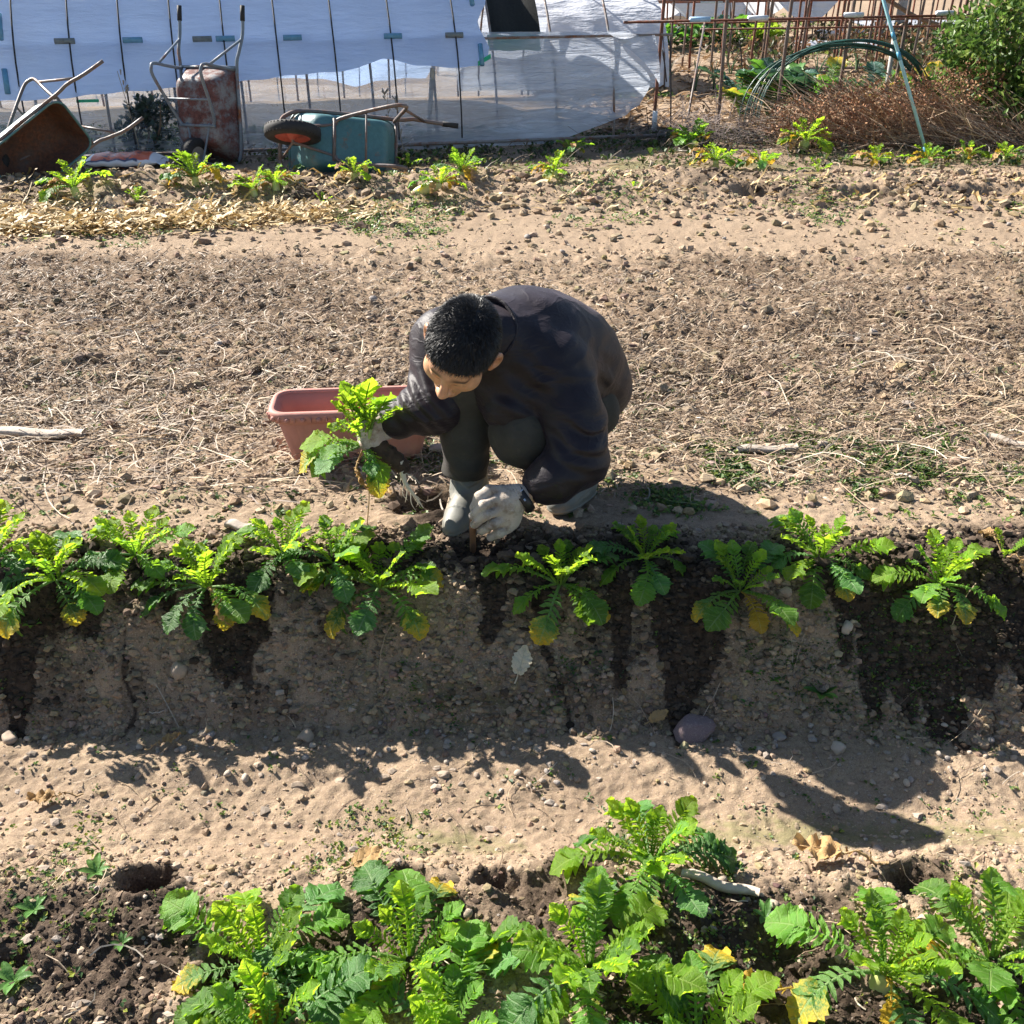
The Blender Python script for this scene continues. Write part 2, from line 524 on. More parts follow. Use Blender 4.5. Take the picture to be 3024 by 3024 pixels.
def ground_fn(x, y):
    x = np.asarray(x, float); y = np.asarray(y, float)
    z = macro(x, y); L = loose(x, y)
    fa = sstep(-.1, .15, face_t(x, y)) * (1 - sstep(.9, 1.2, face_t(x, y)))
    z = z + fa * (.020 * vnoise(x * 5.5, y * 5.5, seed=35) + .012 * vnoise(x * 12, y * 14, seed=36) + .006 * vnoise(x * 27, y * 27, seed=37))
    a = np.abs(vnoise(x * 14, y * 14, seed=31)) * .013 + np.abs(vnoise(x * 31 + 3, y * 31, seed=32)) * .009
    b = vnoise(x * 63, y * 63, seed=33) * .0045 + vnoise(x * 130, y * 130, seed=34) * .0028
    near = 1 - sstep(9, 14, y)
    z = z + ((a - .006) * L + b * (.45 + .55 * L)) * near
    far = sstep(8, 14, y)
    z = z + far * .05 * fbm(x, y, .9, 3, 40)
    return z

def ground_z(x, y): return ground_fn(np.float64(x), np.float64(y))

def moist_fn(x, y):
    t = face_t(x, y)
    n = fbm(x, y, 5, 4, 50)
    m = .95 * np.exp(-((t - 1.2) / .42) ** 2)
    xw = x + .022 * vnoise(x * 9, y * 9, seed=3) + .008 * vnoise(x * 40, y * 40, seed=4)
    o_ = x * 0
    thr = .74 + .75 * vnoise(xw * 4.3, o_ + 2, seed=51) + .5 * vnoise(xw * 15, o_ + 7, seed=52) + .2 * vnoise(xw * 37, o_, seed=53) - .28 * sstep(.0, .7, x) + .12 * sstep(-.4, -.8, x) + .12 * vnoise(x * 22, y * 22, seed=54)
    m = np.maximum(m, sstep(thr - .06, thr + .10, t) * (1 - sstep(1.2, 1.5, t)) * 1.0)
    cr_ = np.abs(vnoise(xw * 3.6 + .15 * vnoise(y * 7, o_, seed=58), o_ + 4, seed=57))
    m = np.maximum(m, .9 * (1 - sstep(.0, .075, cr_)) * sstep(-.2, .1, t) * (1 - sstep(1.1, 1.4, t)))
    m = np.maximum(m, .42 * sstep(-.35, .35, fbm(x, y, 7, 3, 59)) * sstep(-.05, .2, t) * (1 - sstep(1.1, 1.4, t)))  # mottled darker tone across the whole face of the bed's side
    m = np.maximum(m, 1.1 * sstep(1.05, 1.6, x) * sstep(.1, .5, t) * (1 - sstep(1.4, 1.8, t)))
    m = np.maximum(m, .85 * sstep(1.38, 1.26, y) * sstep(-.35, .3, fbm(x, y, 2.3, 3, 55) + .25))
    for (hx, hy, rx, ry, d) in HOLES + HEAPS[:4]:
        q = ((x - hx) / (rx * 1.5)) ** 2 + ((y - hy) / (ry * 1.6)) ** 2
        m = np.maximum(m, np.exp(-q ** 1.5) * (.95 if hy < 3 else .35))
    m = np.maximum(m, .5 * sstep(5.9, 6.5, y) * (1 - sstep(7.1, 7.6, y)) * sstep(-.3, .4, fbm(x, y, 1.6, 3, 56)))
    m = m + .16 * n * (m > .1)
    return np.clip(m, 0, 1.1)

def litter_fn(x, y):
    a = sstep(2.75, 3.35, y + .25 * vnoise(x * .9, y * .9, seed=60)) * (1 - sstep(5.05, 5.35, y + .1 * vnoise(x, y, seed=61)))
    return a * (.45 + .55 * sstep(-.4, .5, fbm(x * .8, y * 1.7, .9, 3, 62))) + .5 * sstep(7.4, 7.7, y) * (1 - sstep(9, 10, y))

def green_fn(x, y):
    f = sstep(.05, .6, fbm(x, y, 2.1, 3, 70))
    a = .55 * sstep(2.35, 2.5, y) * (1 - sstep(3.0, 3.3, y)) * sstep(-1, .8, x) + .45 * np.exp(-((y - 1.5) / .1) ** 2) + .12 * sstep(5.4, 5.6, y) * (1 - sstep(5.9, 6.1, y))
    a = a + .6 * sstep(7.3, 7.6, y) * (1 - sstep(9.2, 9.8, y)) + .35 * np.exp(-((face_t(x, y) - .2) / .3) ** 2)
    return np.clip(a * f * 1.6, 0, 1)

def build_ground():
    ys = [-60, -20, -8, -4, -2, -1, -.5, 0, .2, .35, .45]
    y = .5
    while y < 2.55: ys.append(y); y += .0048
    while y < 60: ys.append(y); y += max(.0055, .00105 * y * y) if not 5.8 < y < 7.6 else .022
    ys += [70, 90, 130, 200, 400, 800]
    ys = np.array(ys)
    u = np.linspace(-1, 1, 640)
    outer = np.array([1.25, 1.8, 3, 8, 30, 120])
    u = np.concatenate([-outer[::-1], u, outer])
    wd = .75 + .60 * np.clip(ys, 0, None)
    X = u[None, :] * wd[:, None]; Y = np.repeat(ys[:, None], len(u), 1)
    # break up the regular rows a little
    Z = ground_fn(X, Y)
    Z = np.where((np.abs(u)[None, :] > 1.01) | (Y < .45) | (Y > 60), macro(X, Y), Z)
    ny, nx = X.shape
    V = np.stack([X, Y, Z], -1).reshape(-1, 3)
    i = np.arange(ny - 1)[:, None] * nx + np.arange(nx - 1)[None, :]
    F = np.stack([i, i + 1, i + nx + 1, i + nx], -1).reshape(-1, 4)
    x, y = V[:, 0], V[:, 1]
    me = mesh_np("ground", V, F, True, dict(moist=moist_fn(x, y), litter=litter_fn(x, y), green=green_fn(x, y)))
    tag(link("ground", me, M['soil']), "dry brown vegetable field soil with raised beds", None, None, "structure")
build_ground()

# ------------------------------------------------------------------ scattered small matter
ICO_V = None
def ico():
    p = (1 + 5 ** .5) / 2
    v = np.array([(-1, p, 0), (1, p, 0), (-1, -p, 0), (1, -p, 0), (0, -1, p), (0, 1, p), (0, -1, -p), (0, 1, -p), (p, 0, -1), (p, 0, 1), (-p, 0, -1), (-p, 0, 1)], float)
    v /= np.linalg.norm(v[0])
    f = np.array([(0, 11, 5), (0, 5, 1), (0, 1, 7), (0, 7, 10), (0, 10, 11), (1, 5, 9), (5, 11, 4), (11, 10, 2), (10, 7, 6), (7, 1, 8), (3, 9, 4), (3, 4, 2), (3, 2, 6), (3, 6, 8), (3, 8, 9), (4, 9, 5), (2, 4, 11), (6, 2, 10), (8, 6, 7), (9, 8, 1)])
    return v, f

def rot_rand(n):
    q = rng.normal(size=(n, 4)); q /= np.linalg.norm(q, axis=1)[:, None]
    w, x, y, z = q.T
    return np.stack([1 - 2 * (y * y + z * z), 2 * (x * y - z * w), 2 * (x * z + y * w), 2 * (x * y + z * w), 1 - 2 * (x * x + z * z), 2 * (y * z - x * w),
                     2 * (x * z - y * w), 2 * (y * z + x * w), 1 - 2 * (x * x + y * y)], 1).reshape(n, 3, 3)

def pick(n, y0, y1, dens, power=2.0):
    """random ground points between y0 and y1 (denser close by), thinned by dens(x, y)"""
    out = []
    tot = 0
    while tot < n:
        k = 60000
        r = rng.random(k)
        if power == 0: y = y0 + (y1 - y0) * r
        else: y = 1 / (1 / y0 + (1 / y1 - 1 / y0) * r)
        hw = .55 + .60 * y
        x = (rng.random(k) * 2 - 1) * hw
        keep = rng.random(k) < dens(x, y)
        q = np.stack([x, y], 1)[keep]; out.append(q); tot += len(q)
    return np.concatenate(out)[:n]

def blobs(name, pts, size, colors, label, sink=.35, flat=(.55, .95), smooth=False):
    v, f = ico(); n = len(pts)
    sc = size[:, None] * np.stack([rng.uniform(.75, 1.35, n), rng.uniform(.75, 1.2, n), rng.uniform(*flat, n)], 1)
    jit = 1 + rng.uniform(-.38, .34, (n, 12, 1))
    P = v[None] * jit
    P = np.einsum('nij,nkj->nki', rot_rand(n), P) * sc[:, None, :]
    z = ground_fn(pts[:, 0], pts[:, 1]) + sc[:, 2] * (1 - 2 * sink)
    P = P + np.concatenate([pts, z[:, None]], 1)[:, None, :]
    F = (f[None] + (np.arange(n) * 12)[:, None, None]).reshape(-1, 3)
    me = mesh_np(name, P.reshape(-1, 3), F, smooth, dict(tint=np.repeat(colors, 12, 0)))
    return tag(link(name, me, M['clod']), label, None, None, "stuff")

def soil_tint(x, y, n):
    m = np.clip(moist_fn(x, y) + rng.normal(0, .22, n), 0, 1)[:, None]
    dry = np.array([.355, .27, .185]) * rng.uniform(.72, 1.28, (n, 1)) + rng.normal(0, .012, (n, 3))
    wet = np.array([.058, .042, .031]) * rng.uniform(.5, 1.9, (n, 1))
    lt = litter_fn(x, y)[:, None]
    dry = dry * (1 - .45 * lt)
    mm = np.clip((m - .3) / .45, 0, 1)
    return np.clip(dry * (1 - mm) + wet * mm, .01, .8)

def build_scatter():
    # crumbs of earth
    p = pick(30000, .62, 2.5, lambda x, y: np.clip(loose(x, y) * .75 + .15 * vnoise(x * 5, y * 5, seed=80) - .02, .06, 1))
    s = .0022 + .0065 * rng.random(len(p)) ** 3.6
    blobs("soil_crumbs", p, s, soil_tint(p[:, 0], p[:, 1], len(p)), "small crumbs and clods of earth on beds and path")
    p = pick(15000, 2.4, 7.6, lambda x, y: np.clip(loose(x, y) * .7, .15, 1))
    s = .0045 + .020 * rng.random(len(p)) ** 4.5
    blobs("soil_crumbs", p, s, soil_tint(p[:, 0], p[:, 1], len(p)), "crumbly earth clods spread over the field behind")
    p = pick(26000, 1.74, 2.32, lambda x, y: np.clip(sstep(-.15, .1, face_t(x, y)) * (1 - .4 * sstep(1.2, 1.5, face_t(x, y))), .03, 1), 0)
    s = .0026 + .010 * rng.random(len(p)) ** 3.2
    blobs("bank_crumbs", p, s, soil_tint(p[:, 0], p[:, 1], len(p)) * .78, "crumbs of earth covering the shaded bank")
    p = pick(1500, 1.9, 2.4, lambda x, y: np.exp(-((face_t(x, y) - 1.12) / .2) ** 2), 0)
    s = .006 + .014 * rng.random(len(p)) ** 3
    blobs("bed_edge_clods", p, s, soil_tint(p[:, 0], p[:, 1], len(p)), "dark moist clods along the upper edge of the middle bed")
    p = pick(6500, 5.4, 7.5, lambda x, y: .25 + .75 * sstep(5.9, 6.3, y), 0)
    s = .006 + .028 * rng.random(len(p)) ** 5
    blobs("ridge_clods", p, s, soil_tint(p[:, 0], p[:, 1], len(p)) * .85, "grey-brown clods of earth on the far ridge")
    # gravel
    p = pick(3600, .62, 3.2, lambda x, y: np.clip((1 - .85 * (moist_fn(x, y) > .35)) * .3 + .6 * np.exp(-((y - 1.78) / .09) ** 2) + .35 * vnoise(x * 3, y * 3, seed=81), .05, 1))
    s = .0028 + .009 * rng.random(len(p)) ** 3.5
    g = rng.random((len(p), 1)); c = np.array([.36, .31, .27]) * g + np.array([.46, .36, .27]) * (1 - g)
    c = c * rng.uniform(.55, 1.05, (len(p), 1))
    blobs("gravel", p, s, c, "small grey and tan gravel strewn on path and bed sides", .4, (.45, .8))
build_scatter()

def strands(name, pts, length, width, colors, mat, label, lift=.012, tilt=.25, segs=3, bend=.35):
    """thin bent strips lying on the ground"""
    n = len(pts); az = rng.uniform(0, 2 * np.pi, n)
    az = np.where(rng.random(n) < .45, rng.normal(0, .5, n), az)
    k = segs + 1
    d = az[:, None] + (rng.normal(0, bend, (n, 1)) * np.linspace(-1, 1, k)[None])
    step = (length / segs)[:, None]
    x = pts[:, :1] + np.cumsum(np.cos(d) * step, 1); y = pts[:, 1:] + np.cumsum(np.sin(d) * step, 1)
    base = ground_fn(x, y)
    h = np.abs(rng.normal(0, lift, (n, 1))) + rng.normal(0, tilt, (n, 1)) * (np.linspace(0, 1, k)[None]) * length[:, None]
    h = np.abs(h) + .002
    z = base + h + .25 * length[:, None] * np.sin(np.linspace(0, np.pi, k))[None] * rng.uniform(0, .5, (n, 1))
    nx = -np.sin(d) * width[:, None] * .5; ny = np.cos(d) * width[:, None] * .5
    tw = rng.normal(0, .5, (n, 1)) * width[:, None]
    A = np.stack([x + nx, y + ny, z + tw * .5 + width[:, None] * .3], -1); B = np.stack([x - nx, y - ny, z - tw * .5 + width[:, None] * .3], -1)
    V = np.stack([A, B], 2).reshape(n, k * 2, 3)
    f = np.array([(2 * i, 2 * i + 1, 2 * i + 3, 2 * i + 2) for i in range(segs)])
    F = (f[None] + (np.arange(n) * k * 2)[:, None, None]).reshape(-1, 4)
    me = mesh_np(name, V.reshape(-1, 3), F, False, dict(tint=np.repeat(colors, k * 2, 0)))
    return tag(link(name, me, mat), label, None, None, "stuff")

def straw_col(n, dark=.35):
    pal = np.array([(.48, .365, .245), (.56, .45, .33), (.36, .26, .18), (.27, .195, .14), (.60, .52, .42), (.19, .135, .10)])
    w = np.array([.28, .2, .2, .14, .08, .1])
    c = pal[rng.choice(6, n, p=w)] * rng.uniform(.7, 1.2, (n, 1))
    return np.clip(c * (1 - dark * rng.random((n, 1))), .02, .8)

def build_straw():
    p = pick(47000, 2.5, 5.7, lambda x, y: np.clip(litter_fn(x, y) + .06 + .35 * np.exp(-((y - 2.95) / .3) ** 2), 0, 1))
    strands("straw_litter", p, rng.uniform(.015, .06, len(p)), rng.uniform(.0016, .0046, len(p)), straw_col(len(p), .5), M['straw'], "dry straw and weed stems littering the field behind the beds")
    p = pick(1500, 2.5, 4.2, lambda x, y: np.clip(sstep(.2, 1.2, x) * .5 + sstep(-.3, -1.0, x) * .6 + .12, 0, 1))
    strands("long_straw", p, rng.uniform(.08, .26, len(p)), rng.uniform(.0018, .0035, len(p)), straw_col(len(p), .1) * 1.1, M['straw'], "long pale dry grass stems lying on the field", .02, .15, 5, .5)
    p = pick(420, .7, 2.4, lambda x, y: np.clip(.4 + .6 * np.exp(-((y - 1.75) / .15) ** 2), 0, 1))
    strands("loose_stems", p, rng.uniform(.02, .12, len(p)), rng.uniform(.001, .0024, len(p)), straw_col(len(p), .2), M['straw'], "few thin dry stems lying on path and bed", .004, .1, 5, .45)
    # pale withered radish leaves heaped at the far ridge
    def heap(x, y):
        a = np.exp(-((x + 2.7) / 1.15) ** 2 - ((y - 5.75 - .12 * (x + 2.7)) / .15) ** 2) + .5 * np.exp(-((x + 3.4) / .8) ** 2 - ((y - 5.95) / .25) ** 2)
        b = .5 * np.exp(-((x + 1.6) / .5) ** 2 - ((y - 6.05) / .14) ** 2)
        c = .02 * sstep(6.0, 6.2, y) * (1 - sstep(6.8, 7.0, y))
        return np.clip(a + b + c, 0, 1)
    p = pick(4200, 5.2, 7.2, heap, 0)
    pal = np.array([(.62, .47, .24), (.55, .40, .18), (.68, .55, .33), (.50, .34, .14)])
    strands("withered_leaf_litter", p, rng.uniform(.03, .13, len(p)), rng.uniform(.006, .018, len(p)), pal[rng.choice(4, len(p))] * rng.uniform(.75, 1.1, (len(p), 1)), M['straw'], "pale withered radish tops heaped along the far ridge", .02, .3, 4, .9)
    p = pick(2200, 7.2, 9.6, lambda x, y: np.clip(sstep(7.2, 7.5, y) * .8, 0, 1), 0)
    strands("shade_tinted_litter", p, rng.uniform(.04, .2, len(p)), rng.uniform(.003, .007, len(p)), straw_col(len(p), .6) * .7, M['straw'], "dry stalks coloured darker for the shade before the tunnel", .02, .3, 4, .5)  # straw palette dimmed, so the shade here is part of the colour
    p = pick(6500, 9.2, 26, lambda x, y: np.clip(sstep(.2, 1.2, x), 0, 1))
    strands("dry_leaf_litter", p, rng.uniform(.05, .22, len(p)), rng.uniform(.01, .04, len(p)), (np.array([(.33, .22, .125)]) * rng.uniform(.4, 1.4, (len(p), 1))), M['straw'], "tan fallen leaves and straw on the plots behind the pipe frame", .02, .3, 3, .9)
build_straw()

def rosettes(name, pts, size, label, cols, nl=6, up=(.1, .9), mat='weed'):
    """small low weeds: a few diamond leaves each"""
    n = len(pts); k = nl
    az = rng.uniform(0, 2 * np.pi, (n, k)); el = rng.uniform(up[0], up[1], (n, k)); L = size[:, None] * rng.uniform(.5, 1.2, (n, k))
    off = size[:, None, None] * rng.normal(0, .55, (n, k, 2))
    bx = pts[:, 0][:, None] + off[..., 0]; by = pts[:, 1][:, None] + off[..., 1]
    bz = ground_fn(bx, by) + size[:, None] * rng.uniform(0, .45, (n, k))
    d = np.stack([np.cos(az) * np.cos(el), np.sin(az) * np.cos(el), np.sin(el)], -1)
    s = np.stack([-np.sin(az), np.cos(az), np.zeros_like(az)], -1)
    B = np.stack([bx, by, bz], -1); W = (L * rng.uniform(.28, .42, (n, k)))[..., None]
    mid = B + d * (L * .55)[..., None] - np.array([0, 0, 1]) * 0
    V = np.stack([B, mid + s * W + np.array([0, 0, .12]) * L[..., None], B + d * L[..., None] - np.array([0, 0, .25]) * L[..., None] * .6, mid - s * W + np.array([0, 0, .12]) * L[..., None]], 2)
    V = V.reshape(-1, 3)
    F = np.arange(n * k * 4).reshape(-1, 4)
    F = np.concatenate([F[:, [0, 1, 2]], F[:, [0, 2, 3]]])
    c = cols[rng.choice(len(cols), n * k)] * rng.uniform(.65, 1.3, (n * k, 1))
    me = mesh_np(name, V, F, False, dict(tint=np.repeat(c, 4, 0)))
    return tag(link(name, me, M[mat]), label, None, None, "stuff")

def build_weeds():
    gre = np.array([(.10, .19, .04), (.14, .24, .04), (.07, .14, .05), (.2, .26, .05)])
    p = pick(2600, 2.35, 3.6, lambda x, y: np.clip((green_fn(x, y) - .1) * 1.2, 0, 1) * .5 + .012 + .9 * np.exp(-((x - .62) / .16) ** 2 - ((y - 2.72) / .12) ** 2) * sstep(-.1, .3, fbm(x, y, 6, 2, 78)) + .8 * np.exp(-((x - 1.32) / .22) ** 2 - ((y - 2.8) / .22) ** 2) * sstep(-.1, .3, fbm(x, y, 6, 2, 79)) + .3 * np.exp(-((x - .95) / .2) ** 2 - ((y - 2.85) / .1) ** 2))
    rosettes("ground_weeds", p, rng.uniform(.008, .02, len(p)), "low green weeds creeping over the bare soil behind the bed", gre, 7)
    p = pick(900, 1.55, 2.15, lambda x, y: np.clip(sstep(.15, .5, fbm(x, y, 3.1, 3, 71)) * np.exp(-((face_t(x, y) - .4) / .35) ** 2) + .02, 0, 1))
    rosettes("bank_weeds", p, rng.uniform(.005, .013, len(p)), "tiny weeds sprouting on the shaded bed side", gre * .9, 6)
    p = pick(1100, .65, 1.62, lambda x, y: np.clip(sstep(.1, .5, fbm(x, y, 3.3, 3, 72)) * .8 * (np.exp(-((y - 1.45) / .09) ** 2) + .5) + .015, 0, 1))
    rosettes("bed_weeds", p, rng.uniform(.005, .014, len(p)), "tiny yellowish green weeds sprouting at the edge of the front bed", np.concatenate([gre, [(.3, .33, .05)]]), 6)
    p = pick(2200, 5.3, 7.3, lambda x, y: np.clip(.25 + green_fn(x, y), 0, 1) * sstep(-.1, .5, fbm(x, y, 1.5, 3, 73)))
    rosettes("ridge_weeds", p, rng.uniform(.012, .03, len(p)), "small green weeds scattered along the far ridge", gre * 1.1, 5)
    p = pick(3000, 7.45, 9.5, lambda x, y: np.clip(sstep(7.45, 7.8, y) * (.4 + .6 * sstep(-.2, .3, fbm(x, y, 1.2, 3, 74))), 0, 1), 0)
    rosettes("shade_tinted_grass", p, rng.uniform(.02, .06, len(p)), "green grass and weeds coloured darker for the shade of the tunnel", np.concatenate([gre * .55, [(.14, .11, .07), (.10, .08, .06)]]), 5, (.4, 1.3))  # tunnel's shade painted in: greens darkened; the browns are dry growth
    p = pick(2500, 10, 30, lambda x, y: sstep(.3, 1.5, x) * sstep(0, .4, fbm(x, y, .5, 3, 75)))
    rosettes("plot_weeds", p, rng.uniform(.03, .08, len(p)), "scattered green weeds on the plots behind the pipe frame", gre * 1.2, 4, (.3, 1.2))
build_weeds()
# ------------------------------------------------------------------ radish leaves
LEAF = {}
def make_leaf(key, droop, pairs=6, term=.40, tw=.25, seed=0, crumple=0.0, lob=1.0, bare=.2, fold=.25):
    """one lobed radish leaf of length 1: stalk and midrib, side lobes growing towards a toothed end lobe"""
    r = random.Random(seed)
    NS = 40; y = z = 0.0; cur = []
    a0 = 0.0
    for i in range(NS + 1):
        s = i / NS
        th = -droop * s ** 1.35 + .06 * math.sin(s * 5 + seed)
        cur.append((y, z, th)); y += math.cos(th) / NS; z += math.sin(th) / NS
    sway = [.05 * math.sin(2.2 * i / NS + seed * 1.7) * (i / NS) for i in range(NS + 1)]
    def at(s, u, h):
        f = max(0, min(NS - 1e-6, s * NS)); i = int(f); t = f - i
        yy = cur[i][0] * (1 - t) + cur[i + 1][0] * t; zz = cur[i][1] * (1 - t) + cur[i + 1][1] * t; th = cur[i][2]
        x0 = sway[i]
        if crumple:
            h += crumple * (math.sin(u * 23 + s * 17 + seed) + math.sin(s * 41 + u * 9)) * .5
            u *= 1 - crumple * 3 * (.5 + .5 * math.sin(s * 13 + seed))
        return (x0 + u, yy - math.sin(th) * h, zz + math.cos(th) * h)
    V = []; F = []; UV = []; AL = []
    def grid(pts, uvs, als, n, m):
        b = len(V); V.extend(pts); UV.extend(uvs); AL.extend(als)
        for i in range(n - 1):
            for j in range(m - 1):
                F.append((b + i * m + j, b + i * m + j + 1, b + (i + 1) * m + j + 1, b + (i + 1) * m + j))
    # stalk
    k = 9; nn = 6; pts = []; al = []
    for i in range(k):
        s = .93 * i / (k - 1); rad = .017 * (1 - s) ** .8 + .003
        for j in range(nn):
            t = 2 * math.pi * j / nn
            pts.append(at(s, math.cos(t) * rad * 1.15, math.sin(t) * rad - rad * .5)); al.append(s * .2)
    b = len(V); V.extend(pts); UV.extend([(.5, .5)] * len(pts)); AL.extend(al)
    for i in range(k - 1):
        for j in range(nn):
            F.append((b + i * nn + j, b + i * nn + (j + 1) % nn, b + (i + 1) * nn + (j + 1) % nn, b + (i + 1) * nn + j))
    # side lobes
    s_end = 1 - term
    for i in range(pairs):
        f = i / max(1, pairs - 1)
        for side in (-1, 1):
            s0 = bare + (s_end + .03 - bare) * f + r.uniform(-.012, .012)
            ln = lob * (.055 + .125 * f ** .8) * r.uniform(.82, 1.15); wd = ln * r.uniform(.36, .48)
            fw = .30 + .35 * f + r.uniform(-.1, .1)
            n, m = 6, 5; pts = []; uvs = []; al = []
            tilt = r.uniform(-.15, .35)
            for p in range(n):
                q = p / (n - 1)
                prof = (math.sin(math.pi * min(1, q * .88 + .12)) ** .6) * (1 + (.14 if p % 2 else -.10))
                if p == n - 1: prof = .12
                for c in range(m):
                    w = (c / (m - 1)) * 2 - 1
                    uu = side * (q * ln); ss = s0 + q * ln * fw + w * wd * prof * .5 * (1 if w < 0 else .9)
                    h = tilt * q * ln + fold * .35 * wd * abs(w) + .012 * math.sin(q * 7 + w * 3 + i + seed) - .22 * ln * q * q
                    pts.append(at(min(.995, ss), uu, h)); uvs.append((q, w * .5 + .5)); al.append(s0)
            if side > 0:
                pts = [pts[a * m + (m - 1 - c)] for a in range(n) for c in range(m)]; uvs = [uvs[a * m + (m - 1 - c)] for a in range(n) for c in range(m)]
            grid(pts, uvs, al, n, m)
    # end lobe
    n, m = 14, 9; pts = []; uvs = []; al = []
    for p in range(n):
        q = p / (n - 1)
        prof = (math.sin(math.pi * (.10 + .84 * q ** .85)) ** .62)
        if q < .3: prof *= .62 + .38 * (q / .3)
        prof *= 1 + (.11 if p % 2 else -.085) + .05 * math.sin(q * 9 + seed)
        for c in range(m):
            w = (c / (m - 1)) * 2 - 1
            u = w * tw * prof
            ss = s_end - .02 + (term + .02) * q * (1 - .10 * w * w) - .03 * abs(w) * (1 - q)
            h = fold * .30 * tw * abs(w) ** 1.3 + .028 * math.sin(q * 8 + 3.0 * w + seed) * abs(w) + .012 * math.sin(q * 19 + seed * 3 + w * 6) * abs(w)
            pts.append(at(ss, u, h)); uvs.append((q, w * .5 + .5)); al.append(s_end + term * q + .12 * abs(w))
    grid(pts, uvs, al, n, m)
    me = bpy.data.meshes.new("leaf")
    me.from_pydata(V, [], F); me.update()
    me.polygons.foreach_set("use_smooth", [True] * len(me.polygons))
    uvl = me.uv_layers.new(name="lobe")
    idx = np.empty(len(me.loops), np.int32); me.loops.foreach_get("vertex_index", idx)
    uvl.data.foreach_set("uv", np.array(UV, np.float32)[idx].ravel())
    at_ = me.attributes.new("along", 'FLOAT', 'POINT'); at_.data.foreach_set("value", np.array(AL, np.float32))
    me.materials.append(None)
    LEAF[key] = (me, np.array([at(i / 10, 0, 0) for i in range(11)]), np.array(V))

for i in range(4):
    make_leaf(('up', i), .35 + .22 * i, 9, .28, .135 + .015 * (i % 3), i + 1, fold=.8, lob=.95, bare=.14)
    make_leaf(('out', i), .75 + .25 * i, 8, .31, .165 + .015 * (i % 2), i + 11, fold=.45, bare=.18, lob=1.1)
    make_leaf(('low', i), 1.25 + .22 * i, 7, .33, .18, i + 21, fold=.3, lob=1.12, bare=.22)
    make_leaf(('wilt', i), 1.9 + .3 * i, 4, .42, .15, i + 31, crumple=.05, fold=.8, lob=.7)
for i in range(2):
    make_leaf(('broad', i), .9 + .4 * i, 5, .46, .24, i + 41, fold=.3, lob=1.1, bare=.25)
    make_leaf(('hang', i), .5 + .4 * i, 5, .42, .22, i + 51, fold=.3)

def leaf(parent, key, mat, az, el, scale, roll=0.0, base=(0, 0, 0), world_base=None, clear=None, name="leaf"):
    """az: compass direction, el: how steeply it leaves the crown; raised until it clears the ground if clear is given"""
    me, mid, allv = LEAF[key]
    def mx(e):
        return Matrix.Translation(Vector(base)) @ Matrix.Rotation(az - math.pi / 2, 4, 'Z') @ Matrix.Rotation(e, 4, 'X') @ Matrix.Rotation(roll, 4, 'Y') @ Matrix.Scale(scale, 4)
    if clear is not None:
        for _ in range(16):
            A = np.array(mx(el)); p = mid @ A[:3, :3].T + A[:3, 3] + np.array(world_base)
            gap = (p[3:, 2] - ground_fn(p[3:, 0], p[3:, 1])).min()
            if gap > clear or el > 1.45: break
            el += .09
    o = bpy.data.objects.new(name, me); COL.objects.link(o)
    o.parent = parent; o.matrix_local = mx(el)
    o.material_slots[0].link = 'OBJECT'; o.material_slots[0].material = M[mat]
    return o

def root_mesh(r, h, tilt=0.0, az=0.0, neck=.55):
    m = MB(); n = 14
    prof = [(r * .86, -.06), (r * .98, -.02), (r, h * .35), (r * .97, h * .7), (r * .8, h * .92), (r * neck, h), (r * .3, h * 1.04)]
    m.lathe(prof, (0, 0, 0), (math.sin(tilt) * math.cos(az), math.sin(tilt) * math.sin(az), math.cos(tilt)), n)
    return m

